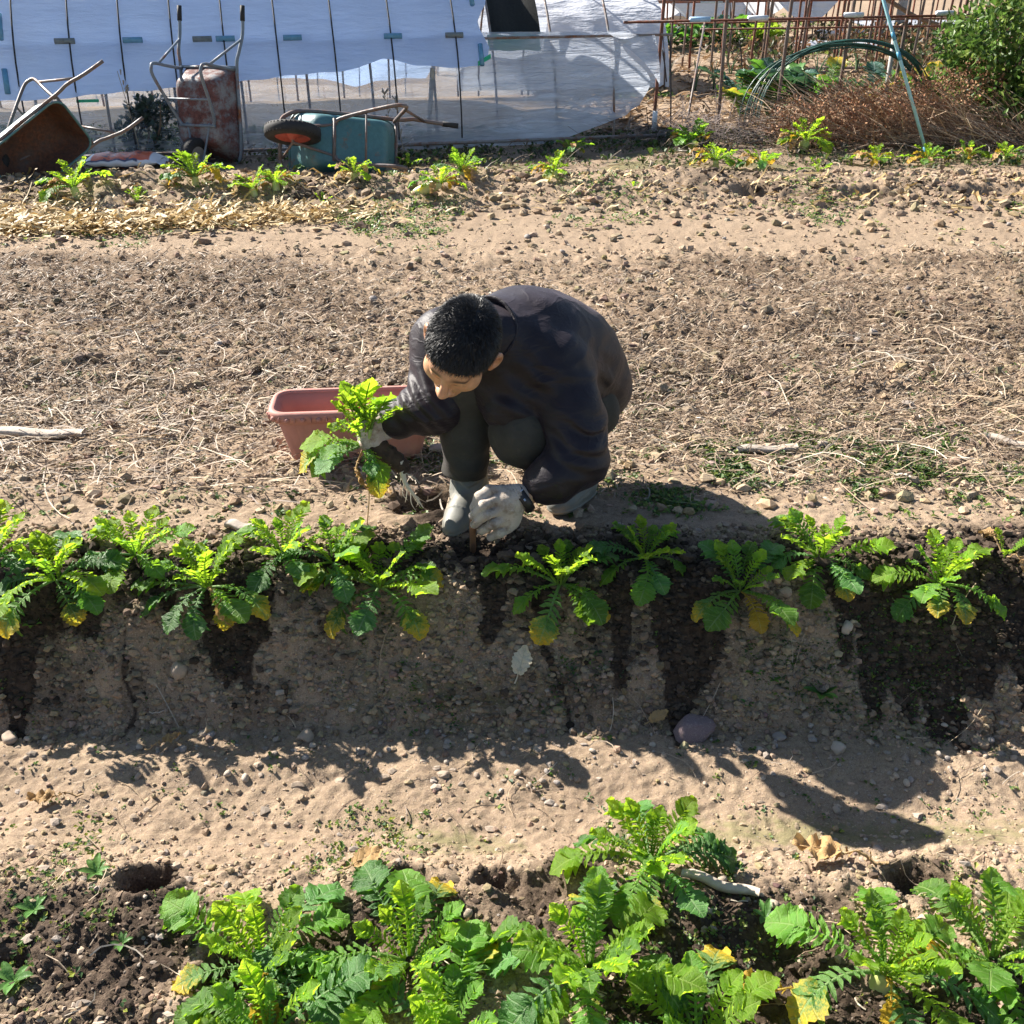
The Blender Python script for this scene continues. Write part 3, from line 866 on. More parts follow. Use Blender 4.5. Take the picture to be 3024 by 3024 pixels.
def radish(px, py, size, label, seed, up=6, out=4, low=5, yellow=.2, dry=0, root=None, group=None, young='leaf_young', az0=0.0, spread=1.0, broad=0, upel=(.8, 1.4), lowdir=None, p=None):
    r = random.Random(seed)
    g = p if p is not None else on_ground(px, py)
    e = empty("radish_plant", g, 0)
    tag(e, label, "radish plant", group)
    h = .005; tip = Vector((0, 0, h))
    if root:
        rr, hh, tl, ta = root
        m = root_mesh(rr, hh, tl, ta); m.build("root", M['radish_green'], e)
        tip = Vector((math.sin(tl) * math.cos(ta), math.sin(tl) * math.sin(ta), math.cos(tl))) * hh
    wb = np.array(g)
    def put(kind, mat, az, el, sc, clear=None, nvar=4):
        b = tip + Vector((math.cos(az), math.sin(az), 0)) * .008
        leaf(e, (kind, r.randrange(nvar)), mat, az, el, sc, r.uniform(-.35, .35), b, wb, clear)
    up = up + (3 if size > .15 and upel[1] > 1.15 else 0)
    for i in range(up):
        az = az0 + 2 * math.pi * (i + r.uniform(-.3, .3)) / max(1, up)
        put('up', young if r.random() < .75 else 'leaf_green', az, r.uniform(*upel), size * r.uniform(.5, .82))
    for i in range(out):
        az = az0 + .5 + 2 * math.pi * (i + r.uniform(-.35, .35)) / max(1, out)
        put('out', r.choice([young, young, 'leaf_green', 'leaf_green', 'leaf_old']), az, r.uniform(.25, .6) , size * r.uniform(.85, 1.12) * spread, .008)
    for i in range(low):
        az = az0 + 1.1 + 2 * math.pi * (i + r.uniform(-.4, .4)) / max(1, low)
        if lowdir is not None: az = lowdir[0] + lowdir[1] * ((i + .5) / low * 2 - 1) + r.uniform(-.2, .2)
        q = r.random()
        mat = 'leaf_yellow' if q < yellow * .22 else 'leaf_tip' if q < yellow * 1.1 else r.choice(['leaf_old', 'leaf_old', 'leaf_green'])
        put('low', mat, az, r.uniform(.12, .4), size * r.uniform(.75, 1.1) * spread, .004)
    for i in range(broad):
        put('broad', r.choice([young, 'leaf_green']), az0 + r.uniform(0, 6.28), r.uniform(.5, 1.0), size * r.uniform(.65, .9) * spread, .01, 2)
    for i in range(dry):
        put('wilt', r.choice(['leaf_dry', 'leaf_dry', 'leaf_yellow']), r.uniform(0, 6.28), r.uniform(.5, 1.0), size * r.uniform(.6, 1.0) * spread, -.03)
    return e

def build_radishes():
    S = -math.pi / 2
    G1 = None
    mid = [  # px, py, size, label, kw
        (-15, 1640, .20, "outermost radish plant of the middle bed, beyond the one with two orange leaves", dict(up=6, low=4)),
        (165, 1712, .185, "spreading radish plant on the middle bed with two orange leaves over the bank", dict(up=7, out=5, low=6, yellow=.5)),
        (402, 1640, .185, "upright radish plant on the middle bed with one long leaf arching towards its yellow-edged neighbour", dict(up=7, out=4, low=4, yellow=.1)),
        (612, 1735, .20, "wide middle-bed radish plant with pale yellow leaf and broad leaves hanging down the bank", dict(up=8, out=5, low=7, yellow=.45, dry=1)),
        (842, 1640, .195, "tallest bright green radish plant on the middle bed, below the planter", dict(up=9, out=4, low=3, yellow=.05, upel=(.8, 1.35))),
        (985, 1660, .18, "yellow-green radish plant with large pale leaves between the tall bright plant and the dug hole", dict(up=3, out=4, low=2, yellow=.5, broad=3, young='leaf_young')),
        (1120, 1735, .205, "radish plant beside the freshly dug hole with two yellow leaves on the bank", dict(up=8, out=5, low=7, yellow=.6)),
        (1655, 1725, .195, "radish plant below the gloved digging hand with yellow-tipped leaf on the bank", dict(up=8, out=4, low=6, yellow=.45)),
        (1905, 1650, .165, "compact blue-green radish plant in the person's shadow edge behind the bank", dict(up=8, out=5, low=5, yellow=.25)),
        (2185, 1745, .185, "radish plant half in the person's shadow with orange and yellow leaf tips over the bank", dict(up=7, out=4, low=6, yellow=.7)),
        (2420, 1650, .19, "large bushy radish plant on the middle bed behind the one with orange tips", dict(up=8, out=5, low=6, yellow=.25)),
        (2775, 1725, .185, "separate radish plant on the dark wet soil with one leaf hanging low", dict(up=7, out=4, low=6, yellow=.3)),
        (2965, 1645, .12, "small withered radish plant with a dry curled leaf on the middle bed", dict(up=3, out=1, low=0, dry=3)),
    ]
    for i, (px, py, sz, lab, kw) in enumerate(mid):
        kw.setdefault('lowdir', (S, 1.5)); kw['low'] = max(0, kw.get('low', 5) - 2); kw['out'] = max(1, kw.get('out', 4) - 1); sz *= .96
        radish(px, py, sz, lab, 100 + i, **kw)
    near = [
        (770, 2860, .205, "leafy radish plant on the front bed with yellowing leaf rim, beside two dug holes", dict(up=7, out=6, low=4, yellow=.4, dry=2, broad=1)),
        (790, 3070, .20, "low radish plant at the front bed's near edge with comb-like leaves spread flat", dict(up=5, out=6, low=4, yellow=.05)),
        (1210, 2840, .20, "radish plant on the front bed with round leaves, in the middle of the dense clump", dict(up=6, out=5, low=4, yellow=.05, dry=1, broad=3)),
        (1330, 3080, .20, "radish plant with a large orange leaf at the near edge of the front bed", dict(up=4, out=5, low=4, yellow=.9, broad=1)),
        (1735, 2900, .215, "big radish plant with thick pale leaf stalks on the front bed", dict(up=8, out=6, low=5, yellow=.1, broad=2, root=(.022, .035, .15, 1))),
        (1925, 2580, .20, "bright radish plant with white root top showing, standing at the front bed's far edge", dict(up=9, out=5, low=5, yellow=.3, dry=1, root=(.02, .032, .2, 2.6))),
        (2060, 3090, .20, "radish plant at the front bed's near edge with long leaves reaching over bare gravel", dict(up=3, out=6, low=4, yellow=.3)),
        (2600, 2900, .20, "radish plant on the front bed with withered yellow leaf lying beside it", dict(up=8, out=5, low=4, yellow=.7, dry=1, root=(.018, .03, .1, 0))),
        (2930, 2840, .205, "broad-leaved radish plant on the front bed, next to the one with withered leaf", dict(up=5, out=5, low=3, yellow=.25, broad=4)),
    ]
    for i, (px, py, sz, lab, kw) in enumerate(near):
        kw['broad'] = kw.get('broad', 0) // 2; kw['low'] = max(1, kw['low'] - 1); kw['up'] += 1
        radish(px, py, sz * .98, lab, 200 + i, **kw)
    far = [(140, 520, .2, 6), (225, 575, .22, 7), (405, 597, .12, 4), (578, 545, .22, 7), (750, 572, .17, 5), (815, 556, .15, 5), (925, 502, .17, 6), (955, 604, .09, 3),
           (1048, 532, .15, 5), (1205, 492, .13, 4), (1244, 565, .18, 5), (1362, 518, .18, 6), (1635, 522, .16, 6), (1682, 462, .15, 5), (1870, 556, .07, 3),
           (2040, 432, .25, 8), (2113, 495, .2, 6), (2246, 505, .19, 6), (2371, 452, .24, 8), (2418, 512, .13, 4), (2582, 490, .17, 5), (2739, 482, .18, 6), (2848, 476, .15, 4), (2966, 480, .15, 5)]
    fr = "radish plant on the far ridge "
    special = {0: fr + "right before the tipped-over teal wheelbarrow", 1: "yellow-green " + fr + "amid the heaped withered tops before the orange bag",
               2: "small " + fr + "between the orange bag and the upright wheelbarrow", 3: fr + "standing before the upright rusty wheelbarrow",
               4: fr + "between two wheelbarrows, the straw-side one of a pair", 5: fr + "between two wheelbarrows, the tunnel-side one of a pair",
               6: fr + "right before the red-hubbed wheel", 7: "tiny " + fr + "at its straw-covered foot below the red-hubbed wheel",
               8: fr + "before the tray of the wheelbarrow lying on its side", 9: "small dark " + fr + "before the lying wheelbarrow's grip",
               10: "far-ridge radish plant with its pale root lying tilted out of the soil", 11: fr + "just beyond the one with a tilted root",
               12: fr + "below the clear film, lower of an upright pair", 13: fr + "below the clear film, nearer the film of a pair",
               14: "tiny lone radish seedling on the bare crest below the film end", 15: "dark green radish plant growing in the shade beside the ragged film end",
               16: fr + "just in front of the dark green shaded one", 17: fr + "between the shaded one and the tall yellow one",
               18: "tall yellow radish plant with thick pale root standing before the dry stalk heap", 19: "small " + fr + "at the foot of the tall yellow one",
               20: fr + "between the tall yellow one and the leaning blue pole", 21: "radish plant on the far ridge right beside the foot of the leaning blue pole",
               22: fr + "next after the leaning pole, before the stalk heap's end", 23: fr + "before the evergreen shrub, last of the row"}
    for i, (px, py, sz, n) in enumerate(far):
        big = sz > .14
        r = random.Random(300 + i)
        root = None
        if big: root = (r.uniform(.022, .032), r.uniform(.02, .055), r.uniform(0, .35), r.uniform(0, 6.28))
        if i == 10: root = (.036, .16, 1.15, -.5)
        if i == 18: root = (.042, .10, .05, 0)
        lab = special[i]
        radish(px, py, sz * 1.18, lab, 300 + i, up=n + 1, out=3 if big else 1, low=2 if big else 0, yellow=1.0, dry=4 if big else 0, root=root,
               group="radish plants left on the far ridge", upel=(.55, 1.3),
               young='leaf_young' if i != 15 else 'leaf_green')
build_radishes()
# ------------------------------------------------------------------ planter
def rrect(lx, ly, rad, n=6):
    pts = []
    for (cx, cy, a0) in ((lx / 2 - rad, ly / 2 - rad, 0), (-lx / 2 + rad, ly / 2 - rad, 90), (-lx / 2 + rad, -ly / 2 + rad, 180), (lx / 2 - rad, -ly / 2 + rad, 270)):
        for k in range(n + 1):
            a = R(a0 + 90 * k / n); pts.append((cx + rad * math.cos(a), cy + rad * math.sin(a)))
    return pts

def resample(pts, n):
    P = [Vector((p[0], p[1])) for p in pts] + [Vector((pts[0][0], pts[0][1]))]
    L = [0]
    for a, b in zip(P, P[1:]): L.append(L[-1] + (b - a).length)
    out = []; j = 0
    for i in range(n):
        d = L[-1] * i / n
        while L[j + 1] < d: j += 1
        t = (d - L[j]) / max(1e-9, L[j + 1] - L[j]); out.append(P[j].lerp(P[j + 1], t))
    return out

def loft(m, rings, close=False):
    n = len(rings[0]); vs_ = [p for r in rings for p in r]; fs = []
    for i in range(len(rings) - 1):
        for k in range(n):
            a = i * n + k; b = i * n + (k + 1) % n
            fs.append((a, b, b + n, a + n))
    m.add(vs_, fs)

def build_planter():
    mt = simple("planter_plastic", (.45, .215, .175), .62, .10, 9, .12, 120, col2=(.48, .30, .24), c2f=(.55, .75), spec=.3)
    g = Vector((-.485, 2.80, float(ground_z(-.485, 2.80)) - .004))
    e = empty("planter", g, R(5)); tag(e, "long terracotta coloured plastic planter with moulded rim behind the pulled radish", "planter")
    N = 260; H = .178
    def ring(t, off=0.0, flute=True):
        lx = .395 + .085 * t; ly = .125 + .05 * t
        base = resample(rrect(lx, ly, .035 + .01 * t), N)
        out = []
        for i, p in enumerate(base):
            q = base[(i + 1) % N] - base[i - 1]; nn = Vector((q.y, -q.x)).normalized()
            d = off
            if flute: d += -.0022 * max(0, math.cos(i / N * 2 * math.pi * 44)) ** 6
            out.append((p.x + nn.x * d, p.y + nn.y * d, t * H))
        return out
    m = MB()
    outer = [ring(t) for t in (0, .02, .15, .3, .45, .6, .75, .84)] + [ring(t, 0, False) for t in (.86, 1.0)]
    inner = [ring(t, -.005, False) for t in (1.0, .7, .4, .12)]
    loft(m, outer + inner)
    n0 = len(m.v); last = n0 - N
    m.f.append(tuple(range(n0 - N, n0)))
    m.f.append(tuple(range(N - 1, -1, -1)))
    m.build("tub", mt, e)
    m = MB()
    rim = [ring(.80, .002, False), ring(.82, .012, False), ring(.90, .018, False), ring(.98, .016, False), ring(1.03, .008, False), ring(1.03, -.004, False), ring(.99, -.006, False)]
    loft(m, rim)
    rm = m.build("rim", mt, e)
    # egg moulding round the rim
    b2 = resample([(p[0], p[1]) for p in ring(.91, .0185, False)], 56)
    m = MB()
    for i in range(56):
        p = b2[i]; q = b2[(i + 1) % 56] - b2[i - 1]; q.normalize(); nn = Vector((q.y, -q.x))
        big = i % 2 == 0
        a, b, c = (.0085, .0085, .0075) if big else (.0028, .0105, .006)
        vs_ = []; fs = []; nu, nv = 5, 8
        for u in range(nu + 1):
            th = math.pi / 2 * u / nu
            for v in range(nv):
                ph = 2 * math.pi * v / nv
                x = a * math.sin(th) * math.cos(ph); z = b * math.sin(th) * math.sin(ph); o = c * math.cos(th)
                vs_.append((p.x + q.x * x + nn.x * o, p.y + q.y * x + nn.y * o, .91 * H + z + .001))
        for u in range(nu):
            for v in range(nv):
                fs.append((u * nv + v, u * nv + (v + 1) % nv, (u + 1) * nv + (v + 1) % nv, (u + 1) * nv + v))
        m.add(vs_, fs)
    m.build("egg_moulding", mt, rm)
build_planter()

# ------------------------------------------------------------------ the pulled radish in the left hand
def build_held():
    g = Vector((-.372, 2.366, .262))
    e = empty("pulled_radish", g); tag(e, "freshly pulled radish with soil-caked root held up by its leaves in a gloved hand", "radish plant")
    L = lambda px, py, Y: on_plane_y(px, py, Y) - g
    soil = simple("root_soil", (.055, .036, .024), .95, .4, 60, .8, 150, col2=(.50, .46, .34), c2f=(.60, .66))
    white = simple("root_white", (.66, .62, .50), .5, .08, 20, .1, 80, col2=(.25, .17, .10), c2f=(.62, .74))
    m = MB(); pts = spline([L(1075, 1292, 2.366), L(1110, 1315, 2.36), L(1150, 1345, 2.355), L(1185, 1375, 2.352), L(1200, 1392, 2.352)], 5)
    n = len(pts); m.tube(pts, [.010 + .016 * math.sin(math.pi * min(1, .15 + .8 * i / n)) + .0025 * math.sin(i * 2.1) for i in range(n)], 12); m.build("root", soil, e)
    m = MB(); pts = spline([L(1178, 1362, 2.345), L(1187, 1385, 2.343), L(1192, 1410, 2.343), L(1200, 1432, 2.343), L(1228, 1468, 2.345), L(1250, 1500, 2.347)], 6)
    n = len(pts); m.tube(pts, [max(.0015, .0125 * (1 - (i / n) ** .75) + .001) for i in range(n)], 10); m.build("tap_root", white, e)
    r = random.Random(4)
    for k in range(9):
        m = MB(); a = pts[r.randrange(8, 24)]; b = a + Vector((r.uniform(-.015, .05), r.uniform(-.01, .01), r.uniform(-.09, -.03)))
        c = (a + b) / 2 + Vector((r.uniform(-.012, .012), 0, r.uniform(-.01, .01)))
        m.tube(spline([a, c, b], 4), [.0014, .0013, .0012, .0012, .001, .001, .0008, .0007, .0005], 5); m.build("root_hair", white, e)
    cr_ = Vector(L(1078, 1312, 2.362))
    V3 = lambda px, py, Y: on_plane_y(px, py, Y)
    def lf(key, mat, tx, ty, tY, sc, start=None, roll=0.0, bow=.35):
        b0 = Vector(start) if start is not None else cr_
        t = V3(tx, ty, tY) - g - b0
        az = math.atan2(t.y, t.x); el = math.atan2(t.z, math.hypot(t.x, t.y)) + bow
        leaf(e, key, mat, az, el, t.length * sc, roll, b0)
    up = Vector(L(1090, 1290, 2.352))
    rk = random.Random(17)
    for i, (tx, ty) in enumerate(((1000, 1170), (1020, 1140), (1065, 1150), (1105, 1135), (1135, 1165), (1165, 1190), (985, 1200), (1040, 1190), (1085, 1175), (1125, 1205), (1150, 1225), (1010, 1235), (1060, 1225), (1100, 1225), (980, 1255), (1035, 1255))):
        lf(('up', i % 3), ('leaf_young', 'leaf_green', 'leaf_young')[i % 3], tx, ty, 2.27 + .10 * rk.random(), 1.12, up if i % 3 else cr_, rk.uniform(-.8, .8), .16)
    for (tx, ty, tY, k, mt_) in ((880, 1375, 2.30, ('out', 3), 'leaf_tip'), (930, 1400, 2.27, ('out', 2), 'leaf_green'), (965, 1425, 2.25, ('hang', 0), 'leaf_old'), (905, 1345, 2.33, ('hang', 1), 'leaf_young'), (960, 1360, 2.26, ('out', 1), 'leaf_green')):
        lf(k, mt_, tx, ty, tY, 1.15, None, random.uniform(-.3, .3), .45)
    for (tx, ty, tY, k, mt_) in ((1125, 1462, 2.28, ('hang', 0), 'leaf_tip'), (1150, 1410, 2.27, ('hang', 1), 'leaf_green'), (1105, 1400, 2.25, ('out', 0), 'leaf_old')):
        lf(k, mt_, tx, ty, tY, 1.08, None, random.uniform(-.3, .3), .25)
    for (tx, ty, tY) in ((1035, 1445, 2.33), (1088, 1500, 2.33)):
        lf(('wilt', 0), 'leaf_dry', tx, ty, tY, 1.1, None, .4, .3)
    m = MB(); m.tube(spline([cr_, L(1085, 1400, 2.34), L(1090, 1470, 2.335), L(1083, 1560, 2.33)], 5), [.003] * 8 + [.0018] * 8, 6); m.build("dry_stalk", M['leaf_dry'] if False else simple("dry_stalk", (.45, .30, .15), .8), e)
    # the bundle of pale stalks in the fist
    for k in range(7):
        m = MB(); o = Vector((r.uniform(-.010, .010), r.uniform(-.010, .006), 0))
        m.tube(spline([cr_ + o, (cr_ + up) / 2 + o * 1.4, up + o * 2.2 + Vector((0, 0, .03))], 4), .0042, 6)
        m.build("leaf_stalk", simple("leaf_stalk", (.32, .42, .13), .5) if k == 0 else bpy.data.materials["leaf_stalk"], e)
build_held()

def build_small_things():
    # handle in the digging hand
    a = on_plane_y(1396, 1530, 2.176); b = Vector((-.104, 2.225, -.02))
    m = MB(); m.tube(spline([a + Vector((.012, .008, .03)), a, (a + b) / 2, b], 4), [.0075] * 6 + [.0085] * 6 + [.008], 10)
    tag(m.build("trowel_handle", simple("brown_wood", (.24, .12, .065), .55, .2, 30, .2, 200)), "brown wooden tool handle pushed into the dug hole by the gloved hand", "tool handle")
    # flat pieces of wood
    wood = simple("grey_wood", (.40, .34, .28), .85, .25, 30, .5, 90, col2=(.24, .19, .15), c2f=(.5, .7))
    def slat(p1, p2, w, th, label):
        a_, b_ = on_ground(*p1), on_ground(*p2); c = (a_ + b_) / 2; d = b_ - a_
        m_ = MB(); n = 10
        def fn(u, v):
            ang = v * 2 * math.pi
            x = (u - .5) * d.length; tap = (1 - .25 * abs(2 * u - 1) ** 3)
            sq = lambda t: math.copysign(abs(t) ** .5, t)
            return (x, sq(math.cos(ang)) * w / 2 * tap + .004 * math.sin(u * 9), sq(math.sin(ang)) * th / 2 + .003 * math.sin(u * 7))
        m_.grid(fn, n, 12)
        e0 = len(m_.v); m_.f.append(tuple(range(12, -1, -1))); m_.f.append(tuple(range(e0 - 13, e0)))
        o = m_.build("wooden_slat", wood)
        o.location = c + Vector((0, 0, th * .5 + .008)); o.rotation_euler = (R(6), 0, math.atan2(d.y, d.x))
        tag(o, label, "wood")
    slat((2175, 1342), (2352, 1338), .032, .018, "short grey weathered slat lying on soil before the weedy patch")
    slat((2910, 1305), (3050, 1335), .032, .018, "grey weathered slat end lying on the field beside green weeds")
    slat((-20, 1290), (250, 1296), .04, .02, "long flat grey board lying on straw at the field's side")
    slat((2010, 2598), (2240, 2650), .02, .012, "grey stick on dark soil under the bright front-bed radish")
    slat((670, 1560), (760, 1575), .03, .014, "short grey wood scrap behind the middle bed's radishes")
    slat((1270, 1335), (1420, 1345), .045, .012, "dark wet board lying beside the planter behind the boot")
    # stones
    v, f = ico()
    def stone_mesh(seed, sub=2):
        r = np.random.default_rng(seed); V = v.copy(); F = f
        for _ in range(sub):
            nv_ = [tuple(x) for x in V]; mp = {}; nf = []
            def mid(i, j):
                k = (min(i, j), max(i, j))
                if k not in mp:
                    q = (np.array(nv_[i]) + nv_[j]); nv_.append(tuple(q / np.linalg.norm(q))); mp[k] = len(nv_) - 1
                return mp[k]
            for (a_, b_, c_) in F:
                x, y, z = mid(a_, b_), mid(b_, c_), mid(c_, a_); nf += [(a_, x, z), (b_, y, x), (c_, z, y), (x, y, z)]
            V = np.array(nv_); F = np.array(nf)
        o = r.uniform(0, 50)
        n = .22 * vnoise(V[:, 0] * 1.3 + o, V[:, 1] * 1.3, V[:, 2] * 1.3, 5) + .07 * vnoise(V[:, 0] * 4 + o, V[:, 1] * 4, V[:, 2] * 4, 6)
        for _ in range(4):
            d = r.normal(size=3); d /= np.linalg.norm(d); V = V - np.clip(V @ d - r.uniform(.55, .8), 0, 1)[:, None] * d * .85
        V = V * (1 + n)[:, None]
        return mesh_np("stone", V, F, True)
    meshes = [stone_mesh(i) for i in range(5)]
    small = [stone_mesh(i + 9, 1) for i in range(6)]
    stm = [simple("stone_tan", (.36, .285, .22), .9, .25, 25, .4, 120), simple("stone_grey", (.29, .255, .23), .9, .25, 25, .4, 120), simple("stone_purple", (.20, .145, .15), .9, .3, 18, .5, 90, col2=(.33, .28, .27), c2f=(.55, .7)), simple("stone_pale", (.43, .36, .29), .9, .2, 25, .4, 120)]
    def stone(px, py, w, mt_, label=None, group=None, i=0, flat=.65, ms=None):
        g = on_ground(px, py)
        me = (ms or meshes)[i % len(ms or meshes)]
        o = bpy.data.objects.new("stone", me); COL.objects.link(o)
        if not me.materials: me.materials.append(None)
        o.material_slots[0].link = 'OBJECT'; o.material_slots[0].material = stm[mt_]
        s = w / 2; o.scale = (s, s * random.uniform(.7, 1), s * flat); o.rotation_euler = (random.uniform(-.3, .3), random.uniform(-.3, .3), random.uniform(0, 6))
        o.location = g + Vector((0, 0, s * flat * .45)); tag(o, label, "stone", group); return o
    stone(2048, 2175, .105, 2, "large purplish grey rock at the foot of the shaded bank", i=1, flat=.75)
    stone(530, 1985, .05, 0, "rounded tan stone half buried in the shaded bank", i=2, flat=.9)
    stone(2475, 2215, .042, 3, "pale rounded stone in the person's shadow at the bank's foot", i=3)
    stone(2300, 2180, .032, 1, "grey stone resting where a dark soil streak meets the path", i=4)
    stone(2470, 2395, .028, 0, "lone tan stone in the middle of the person's shadow on the path", i=0)
    stone(2320, 1755, .035, 0, "pinkish tan stone in the bank under the orange radish tips", i=2, flat=.9)
    stone(2500, 1860, .036, 3, "pale stone embedded high in the streaked bank", i=0, flat=.9)
    stone(1310, 2290, .03, 0, "single tan stone standing out on the open path", i=1)
    stone(905, 2180, .045, 0, "tan stone beside the dark soil spill at the bank's foot", i=3)
    stone(30, 2185, .045, 0, "tan stone by the shadow line at the bank's end", i=4)
    r = random.Random(12)
    for k in range(110):
        y = r.choice([r.gauss(2200, 40), r.gauss(2230, 90), r.uniform(2480, 2980), r.gauss(2260, 60)]); x = r.uniform(0, 3024)
        stone(x, y, r.uniform(.010, .024), r.choice([0, 0, 1, 3]), "small tan or grey stone lying loose on the front path and beds", "loose stones on the path and beds", k, r.uniform(.5, .8), small)
    for k in range(60):
        stone(r.uniform(0, 3024), r.uniform(650, 1350), r.uniform(.02, .05), r.choice([0, 1, 1, 3]), "small stone lying in the straw litter of the field", "loose stones on the littered field", k, r.uniform(.5, .8), small)
    # fallen dry leaves
    def fallen(px, py, key, mat, sc, az, label, el=-.05):
        g = on_ground(px, py); e = empty("fallen_leaf", g + Vector((0, 0, .012))); tag(e, label, "fallen leaf")
        leaf(e, key, mat, az, el, sc, .1, (0, 0, 0), np.array(g), .004, "blade")
    make_leaf(('flat', 0), .25, 2, .72, .26, 71, crumple=.03, fold=.4, lob=.5)
    make_leaf(('flat', 1), .35, 5, .45, .17, 72, crumple=.06, fold=.6, lob=.8)
    fallen(1520, 2030, ('flat', 0), 'leaf_pale', .10, 1.1, "cream coloured dead leaf lying in the middle of the shaded bank", .75)
    fallen(2620, 2560, ('flat', 1), 'leaf_dry', .19, 2.9, "large curled tan dead leaf on the front bed's far edge")
    fallen(2420, 2965, ('flat', 1), 'leaf_yellow', .16, 2.9, "yellow and tan withered leaf lying on gravel by the front radishes")
    fallen(250, 2355, ('flat', 1), 'leaf_dry', .12, 3.3, "pale dried stalk with shreds lying on the open path")
    fallen(430, 2225, ('flat', 1), 'leaf_dry', .09, .4, "pale dried curled leaf lying at the shadow line below the bank")
    fallen(1015, 2580, ('flat', 0), 'leaf_dry', .09, .6, "tan crumpled leaf beside the dug hole of the front bed")
    fallen(1900, 2150, ('flat', 0), 'leaf_dry', .07, .3, "small tan dry leaf tucked behind the purplish rock")
    # single broad-leaved weeds that stand out on the bank
    def weed(px, py, s, n, label):
        g = on_ground(px, py); e = empty("weed_seedling", g + Vector((0, 0, .002))); tag(e, label, "weed", None)
        rr = random.Random(px)
        for k in range(n):
            m_ = MB(); az = 6.28 * k / n + rr.uniform(-.3, .3); Ls = s * rr.uniform(.7, 1.1)
            def fn(u, w):
                b_ = (w * 2 - 1) * Ls * .22 * math.sin(math.pi * (.06 + .9 * u)) ** .8
                x = u * Ls; z = .45 * Ls * math.sin(1.6 * u) + abs(w * 2 - 1) * .08 * Ls
                return (x * math.cos(az) - b_ * math.sin(az), x * math.sin(az) + b_ * math.cos(az), z)
            m_.grid(fn, 6, 4); m_.build("leaf", wl_, e)
    wl_ = leaf_mat("weed_leaf", (.09, .2, .05), (.2, .4, .05), (.15, .28, .09), tmix=.35)
    wd = wl_.node_tree
    weed(2225, 1990, .03, 5, "four-leaved weed seedling on the dark streak of the bank")
    weed(2285, 2012, .025, 5, "small weed seedling next to the four-leaved one on the bank")
    weed(2425, 2055, .045, 9, "largest leafy weed rosette on the shaded bank")
    weed(2210, 2085, .02, 5, "tiny weed seedling above the foot of the shaded bank")
    weed(1635, 1860, .024, 6, "weed seedling on the bank under a yellow-tipped radish leaf")
    weed(100, 1850, .028, 6, "weed seedling on the bank under the orange radish leaves")
    weed(285, 2580, .034, 7, "grey-green weed rosette beside a dug hole in the front bed")
    weed(360, 2790, .026, 6, "small-leaved green weed on the dark crumbly soil")
    weed(100, 2690, .03, 9, "bushy bright weed on the front bed's gravelly end")
    weed(40, 2900, .038, 6, "broad pale weed seedling at the front bed's near end")
    weed(2260, 2710, .03, 6, "weed seedling between the two front-bed radish clumps")
M['leaf_pale'] = leaf_mat("dead_leaf_pale", (.60, .52, .38), (.5, .42, .3), (.55, .5, .38), rough=.7, tmix=.2)
build_small_things()
# ------------------------------------------------------------------ the person squatting on the field
def N3(P, f, seed): return vnoise(P[..., 0] * f, P[..., 1] * f, P[..., 2] * f, seed)

HEAD_C = np.array([-.122, 2.225, .552])
cr = np.array([1., 0, 0]); cu = np.array([0, .491, .871]); cb_ = np.array([0, -.871, .491])
hf = -.36 * cr - .90 * cu + .25 * cb_; hf /= np.linalg.norm(hf)          # where the face points: down at the hands
hu = .10 * cr + .16 * cu + .95 * cb_; hu -= hf * (hu @ hf); hu /= np.linalg.norm(hu)
hl = np.cross(hu, hf)
HR = np.stack([hl, hf, hu], 1)                                          # local (left, front, up) -> world
def to_head(P): return (P - HEAD_C) @ HR
def from_head(p): return HEAD_C + HR @ np.asarray(p, float)

J = dict(pelvis=(.19, 2.64, .28), waist=(.11, 2.59, .37), chest=(.03, 2.52, .43), neck=(-.07, 2.38, .53),
         shL=(-.185, 2.50, .475), elL=(-.205, 2.40, .335), wrL=(-.325, 2.40, .292),
         shR=(.112, 2.40, .430), elR=(.172, 2.27, .240), wrR=(.022, 2.205, .152),
         hipL=(.13, 2.64, .25), knL=(-.118, 2.42, .385), anL=(-.120, 2.425, .10), toL=(-.150, 2.30, .045),
         hipR=(.21, 2.56, .25), knR=(.025, 2.345, .275), anR=(.185, 2.475, .09), toR=(.135, 2.415, .045))
J = {k: np.array(v) for k, v in J.items()}

